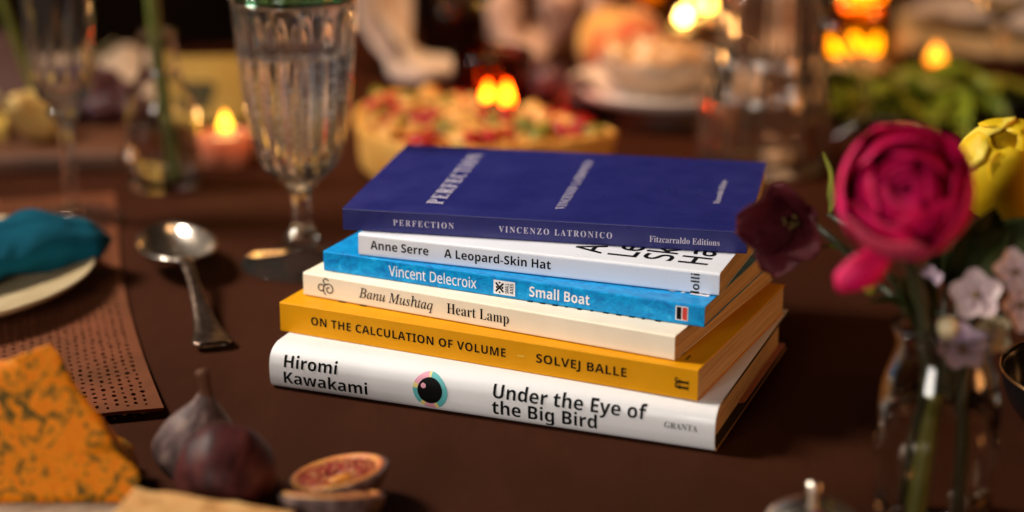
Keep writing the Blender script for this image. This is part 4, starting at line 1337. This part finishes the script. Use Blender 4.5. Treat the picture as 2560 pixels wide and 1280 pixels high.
# ================================================================= cheese, board, figs
def cheese():
    bd = thing('cheese_board', 'rough pale stone board under the figs at the lower left', 'board', (-0.19, -0.150, 0))
    out = [(-0.14, -0.16), (0.100, -0.16), (0.100, -0.066), (0.052, -0.060), (0.030, -0.020), (0.024, 0.016), (-0.030, 0.036), (-0.14, 0.045)]
    bm = bmesh.new()
    f_ = bm.faces.new([bm.verts.new((x, y, 0.0004)) for x, y in out])
    r = bmesh.ops.extrude_face_region(bm, geom=[f_])
    for v in [g for g in r['geom'] if isinstance(g, bmesh.types.BMVert)]:
        v.co.z = 0.0090
    bmesh.ops.bevel(bm, geom=bm.edges[:], offset=0.0016, segments=2, affect='EDGES')
    add('board', from_bm(bm, 'board'), mat('pale_stone', (0.30, 0.20, 0.13), rough=0.75, var=(0.42, 0.30, 0.20), var_scale=130, bump=0.5, bump_scale=300), bd)
    # veined wedge: a slab standing on its cut side
    M_VEIN = mat('veined_cheese', (0.64, 0.225, 0.012), rough=0.6, spec=0.12)
    nt = M_VEIN.node_tree
    bs = nt.nodes['Principled BSDF']
    tc = nt.nodes.new('ShaderNodeTexCoord')
    n1 = nt.nodes.new('ShaderNodeTexNoise')
    n1.inputs['Scale'].default_value = 120
    n1.inputs['Detail'].default_value = 8
    n1.inputs['Roughness'].default_value = 0.66
    n1.inputs['Distortion'].default_value = 1.6
    r1 = nt.nodes.new('ShaderNodeValToRGB')
    e = r1.color_ramp.elements
    e[0].position = 0.40
    e[0].color = (0.66, 0.165, 0.003, 1)
    e[1].position = 0.60
    e[1].color = (0.075, 0.052, 0.008, 1)
    e.new(0.50).color = (0.72, 0.22, 0.005, 1)
    e.new(0.535).color = (0.36, 0.14, 0.008, 1)
    bp = nt.nodes.new('ShaderNodeBump')
    bp.inputs['Strength'].default_value = 0.6
    bp.inputs['Distance'].default_value = 0.0012
    nt.links.new(tc.outputs['Object'], n1.inputs['Vector'])
    nt.links.new(n1.outputs['Fac'], r1.inputs[0])
    nt.links.new(r1.outputs[0], bs.inputs['Base Color'])
    nt.links.new(n1.outputs['Fac'], bp.inputs['Height'])
    nt.links.new(bp.outputs[0], bs.inputs['Normal'])
    w = thing('cheese_wedge', 'orange blue-veined cheese wedge at the lower left corner', 'cheese', (-0.19, -0.190, 0.0092))
    # front outline (x, z) on a face that leans back; depth goes away from the camera
    out = [(-0.085, 0.0), (0.036, 0.0), (0.0385, 0.010), (0.0290, 0.022), (0.0160, 0.0400), (0.0045, 0.0560), (0.0005, 0.0605), (-0.0050, 0.0590), (-0.016, 0.0550), (-0.085, 0.0490)]
    bm = bmesh.new()
    fr = [bm.verts.new((x, 0.35 * z, z)) for x, z in out]
    face = bm.faces.new(fr)
    r = bmesh.ops.extrude_face_region(bm, geom=[face])
    for v in [g for g in r['geom'] if isinstance(g, bmesh.types.BMVert)]:
        v.co += Vector((-0.012, 0.045, -0.62 * v.co.z))
    bmesh.ops.triangulate(bm, faces=bm.faces[:])
    bmesh.ops.subdivide_edges(bm, edges=bm.edges[:], cuts=5, use_grid_fill=True)
    for v in bm.verts:
        k = noise.noise(v.co * 120) * 0.0012 + noise.noise(v.co * 45) * 0.0016
        v.co += Vector((k, noise.noise(v.co * 90 + Vector((7, 0, 0))) * 0.0012, k if v.co.z > 0.001 else 0))
    add('wedge', from_bm(bm, 'wedge', True), M_VEIN, w)
    # crispbread slab in front
    c = thing('crispbread', 'toasted golden crispbread slab in front of the round fig', 'crispbread', (-0.119, -0.236, 0.0070), (0, R(6), R(-9)))
    me = box_me('slab', -0.034, 0.032, -0.020, 0.016, 0, 0.0185, 0.0020, 2)
    bm = bmesh.new()
    bm.from_mesh(me)
    bmesh.ops.subdivide_edges(bm, edges=[e_ for e_ in bm.edges if e_.calc_length() > 0.004], cuts=10, use_grid_fill=True)
    for v in bm.verts:
        v.co += Vector((0, 0.0016 * noise.noise(v.co * 150), 0.0016 * noise.noise(v.co * 110 + Vector((4, 2, 0)))))
    bm.to_mesh(me)
    bm.free()
    add('slab', me, mat('toasted_crust', (0.52, 0.24, 0.065), rough=0.75, var=(0.60, 0.34, 0.12), var_scale=90, bump=0.6, bump_scale=260), c)
cheese()
def fig_mat(name, c1, c2, c3):
    m = mat(name, c1, rough=0.5, spec=0.16)
    nt = m.node_tree
    b_ = nt.nodes['Principled BSDF']
    tc = nt.nodes.new('ShaderNodeTexCoord')
    mp = nt.nodes.new('ShaderNodeMapping')
    mp.inputs['Scale'].default_value = (1, 1, 0.22)
    n = nt.nodes.new('ShaderNodeTexNoise')
    n.inputs['Scale'].default_value = 190
    n.inputs['Detail'].default_value = 5
    r = nt.nodes.new('ShaderNodeValToRGB')
    r.color_ramp.elements[0].position = 0.32
    r.color_ramp.elements[0].color = (*c1, 1)
    r.color_ramp.elements[1].position = 0.70
    r.color_ramp.elements[1].color = (*c3, 1)
    r.color_ramp.elements.new(0.52).color = (*c2, 1)
    nt.links.new(tc.outputs['Object'], mp.inputs[0])
    nt.links.new(mp.outputs[0], n.inputs['Vector'])
    nt.links.new(n.outputs['Fac'], r.inputs[0])
    nt.links.new(r.outputs[0], b_.inputs['Base Color'])
    return m
M_FIG = fig_mat('fig_skin_dusky', (0.036, 0.020, 0.020), (0.095, 0.058, 0.054), (0.20, 0.135, 0.112))
M_FIG_RED = fig_mat('fig_skin_purple', (0.016, 0.004, 0.004), (0.048, 0.010, 0.010), (0.090, 0.022, 0.018))
M_FIG_STEM = mat('fig_stalk', (0.050, 0.017, 0.010), rough=0.7, spec=0.15, var=(0.085, 0.034, 0.016), var_scale=120)
M_FIG_FLESH = mat('fig_flesh', (0.12, 0.006, 0.006), rough=0.4, spec=0.2, var=(0.30, 0.034, 0.018), var_scale=420, var_detail=2, bump=0.9, bump_scale=500, sub=0.1)
M_FIG_SEED = mat('fig_seed', (0.40, 0.10, 0.035), rough=0.25, spec=0.5, var=(0.60, 0.30, 0.10), var_scale=600)
M_FIG_RIM = mat('fig_rind', (0.52, 0.25, 0.05), rough=0.5, spec=0.2, var=(0.50, 0.14, 0.05), var_scale=70)
def figs():
    t = thing('fig', 'dusky purple fig standing upright with its stalk on top', 'fig', (-0.1365, -0.1500, 0.0030), (R(4), R(11), 0))
    def ribs(a, r, z, i):
        return r * (1 + 0.018 * math.cos(11 * a + 40 * z) * min(1, max(0, z / 0.02)) + 0.02 * noise.noise(Vector((math.cos(a), math.sin(a), z * 50))))
    add('flesh', lathe_me('flesh', smooth_prof([(0.0, 0.001), (0.007, 0.0), (0.0140, 0.0030), (0.0188, 0.0100), (0.0185, 0.0170), (0.0140, 0.0250), (0.0085, 0.0315), (0.0050, 0.0360), (0.0034, 0.0400)], 5), 60, ribs), M_FIG, t)
    add('stalk', tube_me('stalk', smooth3([(0, 0, 0.039), (-0.0008, 0, 0.043), (-0.0030, 0.0, 0.0500)], 5), [0.0036, 0.0032, 0.0030, 0.0028, 0.0026, 0.0025, 0.0025, 0.0026, 0.0027, 0.0029, 0.0030], 14), M_FIG_STEM, t)
    # round fig seen from its underside
    t = thing('fig', 'round dark purple fig lying with its base toward the camera', 'fig', (-0.1165, -0.1900, 0.0212), aim((0.05, 0.93, 0.22)))
    add('flesh', lathe_me('flesh', smooth_prof([(0.0, -0.0182), (0.0022, -0.0186), (0.0090, -0.0180), (0.0165, -0.0120), (0.0205, 0.0), (0.0185, 0.0105), (0.0110, 0.0200), (0.0055, 0.0265), (0.0036, 0.0310), (0.0, 0.0312)], 5), 60,
        lambda a, r, z, i: r * (1 + 0.014 * math.cos(9 * a) + 0.02 * noise.noise(Vector((math.cos(a) * 1.3, math.sin(a) * 1.3, z * 40))))), M_FIG_RED, t)
    add('eye', lathe_me('eye', [(0.0, -0.0194), (0.0016, -0.0192), (0.0026, -0.0184), (0.0, -0.0180)], 12, lambda a, r, z, i: r * (1 + 0.2 * math.cos(5 * a))), M_FIG_STEM, t)
    # halved fig: lower half with its cut side up, the other half leaning on it
    def half(root):
        skin = smooth_prof([(0.0, -0.0135), (0.0080, -0.0130), (0.0160, -0.0095), (0.0206, -0.0030), (0.0212, 0.0), (0.0198, 0.0004)], 4)
        add('skin', lathe_me('skin', skin, 56, lambda a, r, z, i: r * (1 + 0.012 * math.cos(8 * a) + 0.06 * math.cos(a))), M_FIG, root)
        add('rind', lathe_me('rind', smooth_prof([(0.0200, 0.0002), (0.0190, 0.0012), (0.0172, 0.0006), (0.0160, -0.0006)], 3), 56, lambda a, r, z, i: r * (1 + 0.06 * math.cos(a))), M_FIG_RIM, root)
        bm = bmesh.new()
        me = lathe_me('seeds', smooth_prof([(0.0165, -0.0004), (0.0130, 0.0004), (0.0070, -0.0004), (0.0025, -0.0024), (0.0, -0.0030)], 5), 56, lambda a, r, z, i: r * (1 + 0.06 * math.cos(a) + 0.05 * noise.noise(Vector((math.cos(a) * 5, math.sin(a) * 5, 2)))))
        for v in me.vertices:
            v.co.z += 0.0009 * noise.noise(v.co * 900)
        fl = add('seed_flesh', me, M_FIG_FLESH, root)
        bm = bmesh.new()
        for k in range(150):
            a_, r_ = random.uniform(0, 2 * PI), 0.0155 * math.sqrt(random.uniform(0.06, 1))
            z_ = 0.0004 - 0.0026 * max(0, 1 - r_ / 0.009) ** 1.3
            q_ = random.uniform(0.0004, 0.00085)
            bmesh.ops.create_icosphere(bm, subdivisions=1, radius=q_, matrix=Matrix.Translation((r_ * (1 + 0.06 * math.cos(a_)) * math.cos(a_), r_ * math.sin(a_), z_)) @ Matrix.Rotation(random.random() * 3, 4, 'Z') @ Matrix.Diagonal((1.5, 0.8, 0.7, 1)))
        sd_ = add('seeds', from_bm(bm, 'seeds', True), M_FIG_SEED, fl)
        sd_['kind'] = 'stuff'
    t = thing('fig_half', 'lower fig half with its dusky skin toward the camera', 'fig', (-0.0735, -0.2010, 0.0180), (R(-20), R(1), 0))
    half(t)
    t = thing('fig_half', 'fig half leaning back with red seeded flesh showing', 'fig', (-0.0735, -0.1740, 0.0150), (R(-7), R(-9), R(15)))
    half(t)
    add('core', blob_me('core', 0.0038, (1.3, 0.8, 0.35), 0.3, 1.2, 4, 2), mat('fig_core', (0.55, 0.19, 0.015), rough=0.5), t, (0.001, -0.0115, 0.0012))
    tip = blob_me('tip', 0.006, (1.2, 0.7, 0.35), 0.1, 1, 2, 2)
    return
figs()

# ================================================================= flowers and vase on the right
def vase():
    root = thing('glass_vase', 'clear glass vase of water holding the flowers at the right', 'vase', (0.1712, -0.190, 0.0005))
    prof = smooth_prof([(0.0, 0.0), (0.019, 0.0), (0.0222, 0.003), (0.0238, 0.012), (0.0244, 0.035), (0.0242, 0.052), (0.0222, 0.064), (0.0192, 0.0735), (0.0186, 0.079), (0.0204, 0.0845), (0.0200, 0.0856)], 4)
    inner = smooth_prof([(0.0186, 0.0856), (0.0172, 0.079), (0.0177, 0.073), (0.0207, 0.063), (0.0226, 0.052), (0.0228, 0.035), (0.0220, 0.012), (0.0195, 0.006), (0.0, 0.005)], 4)
    add('glass', lathe_me('glass', prof + inner, 72), M_SMOKE, root)
    add('water', lathe_me('water', [(0.0, 0.0049), (0.0196, 0.0059), (0.0221, 0.012), (0.0229, 0.035), (0.0227, 0.0520), (0.0, 0.0518)], 72), M_WATER, root)
vase()
def petal_on_shell(name, r, th_base, th_tip, width, flare, seed, wob=0.06):
    """a petal wrapped on a ball of radius r round local +Z: th measured from +Z"""
    def f(u, v):
        th = th_base + (th_tip - th_base) * v
        wv = width * (0.35 + 0.65 * math.sin(PI * min(1.0, 0.22 + v * 0.62))) * (1 - 0.25 * max(0, v - 0.8) * 5 * (2 * abs(u - 0.5)) ** 2)
        ph = (u - 0.5) * 2 * wv
        e = abs(u - 0.5) * 2
        rr = r * (1 + flare * v ** 3 + wob * noise.noise(Vector((u * 2.2 + seed, v * 2.2, seed))) + 0.05 * e * e * v)
        th += 0.10 * e * e * v + 0.05 * math.sin(7 * u + seed) * v * v
        s = max(math.sin(th), 0.02)
        ph_eff = ph / max(s, 0.45)
        return Vector((rr * s * math.sin(ph_eff), -rr * s * math.cos(ph_eff), rr * math.cos(th)))
    return grid_me(name, 12, 12, f)
def ball_flower(nm, label, cat, loc, axis, Rr, m, m2, n_layers, seed, stem_to=None, open_=1.0):
    root = thing(nm, label, cat, loc)
    random.seed(seed)
    rot = Vector(axis).to_track_quat('Z', 'Y')
    ang = 0
    for L_ in range(n_layers):
        k = (L_ + 1) / n_layers
        r = Rr * (0.16 + 0.84 * k)
        th_tip = R(10 + 46 * k ** 1.3 * open_)
        cnt = 2 if L_ < 2 else 3 if L_ < n_layers - 1 else 4
        for c in range(cnt):
            me = petal_on_shell('petal', r, R(165), th_tip + R(random.uniform(-5, 7)), R(62 if cnt > 2 else 85), 0.02 + 0.05 * k, seed + L_ * 5 + c)
            o = add('petal', me, m2 if (L_ == n_layers - 1 and c == 1) else m, root)
            q = rot @ (Matrix.Rotation(ang + c * 2 * PI / cnt + random.uniform(-0.15, 0.15), 4, 'Z').to_quaternion())
            o.rotation_euler = q.to_euler()
            solidify(o, 0.0004)
        ang += 0.9
    return root
def bouquet():
    M_MAG = mat('magenta_petal', (0.66, 0.006, 0.105), rough=0.55, spec=0.2, sub=0.12, var=(0.42, 0.002, 0.045), var_scale=120)
    M_MAG2 = mat('pink_petal', (0.56, 0.045, 0.10), rough=0.55, spec=0.2, sub=0.12)  # paler copy of the magenta, paints the highlight on one outer petal
    M_YEL = mat('yellow_petal', (0.85, 0.54, 0.012), rough=0.5, spec=0.2, sub=0.12, var=(0.80, 0.46, 0.008), var_scale=60)
    M_YEL2 = mat('pale_yellow_petal', (0.88, 0.62, 0.07), rough=0.5, spec=0.2, sub=0.12)
    M_BUR = mat('burgundy_petal', (0.030, 0.003, 0.005), rough=0.55, spec=0.12, var=(0.065, 0.008, 0.012), var_scale=60)
    M_GSTEM = mat('flower_stalk', (0.13, 0.14, 0.014), rough=0.45, var=(0.17, 0.16, 0.02), var_scale=50)
    M_DSTEM = mat('dark_stalk', (0.030, 0.030, 0.010), rough=0.5)
    V = Vector((0.1712, -0.190, 0.0))
    def stem(root, pts, r=0.0022, m=None):
        o = bpy.data.objects.new('stem', tube_me('stem', [Vector(p) - root.location for p in smooth3(pts, 5)], r, 10))
        COL.objects.link(o)
        o.data.materials.append(m or M_GSTEM)
        o.parent = root
    f = ball_flower('ranunculus_flower', 'large magenta pink ranunculus bloom in the glass vase', 'flower', (0.1490, -0.205, 0.1445), (-0.16, -0.76, 0.46), 0.0248, M_MAG, M_MAG2, 6, 4)
    stem(f, [(0.152, -0.198, 0.122), (0.160, -0.188, 0.100), (0.170, -0.186, 0.056)], 0.0026, M_DSTEM)
    stem(f, [(0.170, -0.186, 0.0562), (0.168, -0.190, 0.035), (0.164, -0.198, 0.0075)], 0.0032)
    # outer petal curling back at the upper right, and one hanging below
    me = grid_me('petal', 10, 12, lambda u, v: ((u - 0.5) * 0.0165 * math.sin(PI * (0.12 + 0.70 * v)), 0.005 * (2 * (u - 0.5)) ** 2 - 0.003 * math.sin(PI * v), -0.0285 * v + 0.003 * (2 * (u - 0.5)) ** 2 * v))
    solidify(add('petal', me, M_MAG, f, (-0.005, -0.010, -0.0205), (R(-8), R(60), R(4)), scale=(0.9, 0.9, 0.9)), 0.0004)
    y = ball_flower('yellow_bloom', 'yellow cup-shaped flower cut off by the right edge', 'flower', (0.2215, -0.080, 0.1190), (-0.30, -0.55, 0.75), 0.0235, M_YEL, M_YEL2, 4, 12, open_=0.12)
    add('core', blob_me('core', 0.0165, (1, 1, 1.25), 0.12, 1, 3, 3), M_YEL, y, (-0.001, -0.001, 0.002))
    stem(y, [(0.226, -0.080, 0.098), (0.215, -0.110, 0.085), (0.190, -0.165, 0.082), (0.180, -0.190, 0.050), (0.178, -0.196, 0.008)], 0.0022, M_DSTEM)
    # hellebore: five broad petals round pale stamens
    h = thing('hellebore_flower', 'dark burgundy five-petalled flower overlapping the corner of the top book', 'flower', (0.1215, -0.122, 0.1080))
    q = Vector((-0.42, -0.86, 0.12)).to_track_quat('Z', 'Y')
    pm = grid_me('petal', 10, 12, lambda u, v: ((u - 0.5) * 0.0250 * math.sin(PI * (0.10 + 0.82 * v ** 0.85)) * (1 + 0.06 * math.sin(8 * v)), 0.0225 * v, 0.0095 * math.sin(PI * 0.5 * v) + 0.0035 * (2 * (u - 0.5)) ** 2 + 0.0012 * math.sin(6 * u + 5 * v)))
    pm.materials.append(M_BUR)
    for k in range(5):
        ps = (1.02, 1.25, 1.18, 1.0, 0.7)[k]
        o = add('petal', pm, None, h, scale=(ps * 0.80, ps * 0.82, 1.1 * ps))
        o.rotation_euler = (q @ Matrix.Rotation(R(20 + 72 * k), 4, 'Z').to_quaternion() @ Matrix.Rotation(R(6 * (k % 2)), 4, 'X').to_quaternion()).to_euler()
        solidify(o, 0.0004)
    M_ST = mat('stamen', (0.10, 0.06, 0.008), rough=0.6)
    random.seed(8)
    for k in range(9):
        a = random.uniform(0, 2 * PI)
        r = random.uniform(0.001, 0.004)
        p1 = q @ Vector((r * math.cos(a), r * math.sin(a), random.uniform(0.006, 0.0105)))
        add('stamen', tube_me('stamen', [Vector((0, 0, 0)), p1 * 0.9, p1, p1 * 1.12], [0.0003, 0.0003, 0.0009, 0.0006], 6), M_ST, h)
    stem(h, [(0.1195, -0.121, 0.108), (0.130, -0.120, 0.106), (0.148, -0.150, 0.094), (0.165, -0.182, 0.075), (0.162, -0.192, 0.012)], 0.0016, M_DSTEM)
    # leaves
    def leaf(label, loc, d, L, W, m, roll=0):
        t = thing('vase_leaf', label, 'leaf', loc)
        qq = Vector(d).to_track_quat('Y', 'Z') @ Matrix.Rotation(roll, 4, 'Y').to_quaternion()
        o = add('blade', grid_me('blade', 8, 14, leaf_fn(L, W, 0.12, 0.18)), m, t)
        o.rotation_euler = qq.to_euler()
        solidify(o, 0.0004)
        stem(t, [loc, tuple(Vector(loc).lerp(V + Vector((0, 0, 0.08)), 0.5) + Vector((0, 0.004, 0.004))), tuple(V + Vector((random.uniform(-0.006, 0.006), random.uniform(-0.006, 0.006), 0.060)))], 0.0011, M_DSTEM)
    leaf('pointed olive leaf between the burgundy flower and the pink bloom', (0.1385, -0.103, 0.106), (-0.02, 0.05, 1.0), 0.028, 0.0125, M_LEAF, R(70))
    leaf('small yellow-green leaf under the burgundy flower', (0.1420, -0.128, 0.098), (-1.0, -0.2, 0.25), 0.013, 0.007, M_LEAF_BRIGHT, R(20))
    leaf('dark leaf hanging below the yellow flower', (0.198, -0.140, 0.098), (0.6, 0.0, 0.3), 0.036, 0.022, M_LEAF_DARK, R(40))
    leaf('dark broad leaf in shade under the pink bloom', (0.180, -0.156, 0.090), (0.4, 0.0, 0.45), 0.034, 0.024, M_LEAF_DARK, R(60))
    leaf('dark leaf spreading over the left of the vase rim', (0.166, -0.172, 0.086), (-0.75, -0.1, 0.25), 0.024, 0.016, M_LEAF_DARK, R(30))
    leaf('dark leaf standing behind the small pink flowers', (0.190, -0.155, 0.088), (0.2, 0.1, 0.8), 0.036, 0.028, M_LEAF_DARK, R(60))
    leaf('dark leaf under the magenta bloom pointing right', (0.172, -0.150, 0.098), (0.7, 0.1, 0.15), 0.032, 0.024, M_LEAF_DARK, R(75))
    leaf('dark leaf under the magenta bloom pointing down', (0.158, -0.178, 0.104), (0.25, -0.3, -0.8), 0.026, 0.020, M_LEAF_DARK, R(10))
    # little buds
    M_BUD = mat('yellow_green_bud', (0.30, 0.26, 0.02), rough=0.5, var=(0.20, 0.18, 0.02), var_scale=200)
    for p, r, lab in (((0.1490, -0.155, 0.0968), 0.0034, 'upper yellow-green bud below the hanging petal'), ((0.1470, -0.158, 0.0908), 0.0030, 'lower yellow-green bud near the vase rim')):
        t = thing('flower_bud', lab, 'bud', p, aim((-0.8, -0.3, 0.3)))
        add('bud', lathe_me('bud', smooth_prof([(0.0, -r), (r * 0.8, -r * 0.5), (r, 0.0), (r * 0.6, r * 0.9), (0.0, r * 1.4)], 3), 16), M_BUD, t)
        o = add('stem', tube_me('stem', [(0, 0, -r * 0.8), (0.001, 0, -0.010), (0.002, 0, -0.020)], 0.0008, 6), M_DSTEM, t)
    # small pale five-petalled flowers
    M_WAXF = mat('pale_pink_petal', (0.50, 0.33, 0.36), rough=0.5, var=(0.58, 0.44, 0.42), var_scale=150, sub=0.1)
    M_LIL = mat('lilac_petal', (0.40, 0.27, 0.40), rough=0.5, var=(0.50, 0.36, 0.42), var_scale=150, sub=0.1)
    M_CRF = mat('cream_petal', (0.62, 0.50, 0.30), rough=0.5, sub=0.1)
    pw = {}
    for key, m in (('pink', M_WAXF), ('lilac', M_LIL), ('cream', M_CRF)):
        me = grid_me('petal', 6, 6, lambda u, v: ((u - 0.5) * 0.0076 * math.sin(PI * (0.15 + 0.75 * v)), 0.0078 * v, 0.0016 * v * v + 0.0012 * (2 * (u - 0.5)) ** 2))
        me.materials.append(m)
        pw[key] = me
    M_EYE = mat('flower_centre', (0.16, 0.09, 0.04), rough=0.6)
    spots = [((0.1853, -0.180, 0.0955), 'pink', (-0.3, -0.9, 0.35), 1.35, 'pale pink five-petalled flower nearest the dark leaves above the cream bud'),
             ((0.1912, -0.182, 0.0797), 'cream', (0.3, -0.9, 0.3), 1.15, 'cream little flower right of the lilac one over the vase'),
             ((0.1802, -0.186, 0.0765), 'lilac', (-0.2, -0.9, 0.1), 1.3, 'lilac little flower hanging over the vase shoulder'),
             ((0.2010, -0.176, 0.1035), 'pink', (0.1, -0.8, 0.5), 1.25, 'pale pink little flower highest at the right edge'),
             ((0.2030, -0.180, 0.0910), 'pink', (0.4, -0.8, 0.3), 1.4, 'pale pink little flower cut by the right edge below the highest one'),
             ((0.1680, -0.172, 0.0985), 'lilac', (-0.5, -0.6, 0.6), 0.8, 'dim lilac little flower turned sideways under the magenta bloom')]
    for p, key, ax, s, lab in spots:
        t = thing('small_flower', lab, 'flower', p, group='small pale flowers in the vase')
        qq = Vector(ax).to_track_quat('Z', 'Y')
        for k in range(5):
            o = add('petal', pw[key], None, t, scale=(s, s, s))
            o.rotation_euler = (qq @ Matrix.Rotation(R(72 * k + 10), 4, 'Z').to_quaternion()).to_euler()
        add('centre', blob_me('centre', 0.0017 * s, (1, 1, 0.7), 0.1, 1, 1, 2), M_EYE, t, tuple(qq @ Vector((0, 0, 0.0008))))
        stem(t, [tuple(p), tuple(Vector(p).lerp(V + Vector((0, 0, 0.075)), 0.5) + Vector((0, 0.006, -0.003))), tuple(V + Vector((0.004, 0.0, 0.055)))], 0.0007, M_DSTEM)
    t = thing('cream_bud', 'round cream bud in front of the vase rim', 'bud', (0.1735, -0.186, 0.0835))
    add('bud', lathe_me('bud', smooth_prof([(0.0, -0.0046), (0.0030, -0.0034), (0.0044, 0.0), (0.0034, 0.0036), (0.0, 0.0050)], 4), 20), M_CRF, t)
    stem(t, [(0.1735, -0.186, 0.080), (0.174, -0.184, 0.070), (0.174, -0.186, 0.055)], 0.0008, M_DSTEM)
bouquet()
def black_dish():
    root = thing('black_bowl', 'black bowl with a thin gold rim at the right edge beside the vase', 'bowl', (0.272, -0.105, 0))
    add('bowl', lathe_me('bowl', smooth_prof([(0.0, 0.0), (0.030, 0.0), (0.036, 0.003), (0.048, 0.018), (0.0520, 0.032), (0.0515, 0.0328), (0.0500, 0.0315), (0.0455, 0.018), (0.034, 0.006), (0.0, 0.0045)], 4), 72), M_BLACKGLAZE, root)
    add('rim', lathe_me('rim', [(0.0512, 0.0326), (0.0522, 0.0322), (0.0524, 0.0332), (0.0514, 0.0336)], 72, closed=True), M_GOLD, root)
    add('foot_ring', lathe_me('foot_ring', [(0.0362, 0.0034), (0.0372, 0.0036), (0.0378, 0.0046), (0.0368, 0.0046)], 60, closed=True), M_GOLD, root)
black_dish()
def cellar():
    root = thing('salt_pot', 'small polished metal pot lid with a knob at the bottom edge', 'pot', (0.1165, -0.226, 0.0))
    add('pot', lathe_me('pot', smooth_prof([(0.0, 0.0), (0.014, 0.0), (0.0175, 0.003), (0.0185, 0.012), (0.0175, 0.0150), (0.0, 0.0152)], 4), 40), M_THIN, root)
    lid = add('lid', lathe_me('lid', smooth_prof([(0.0, 0.0155), (0.0180, 0.0155), (0.0190, 0.0170), (0.0165, 0.0215), (0.0100, 0.0255), (0.0040, 0.0272), (0.0, 0.0274)], 4), 48), M_SILVER, root)
    add('knob', lathe_me('knob', smooth_prof([(0.0, 0.0), (0.0016, 0.0004), (0.0014, 0.0030), (0.0028, 0.0050), (0.0030, 0.0068), (0.0016, 0.0084), (0.0, 0.0086)], 4), 20), M_SILVER, lid, (0, 0, 0.0270))
cellar()
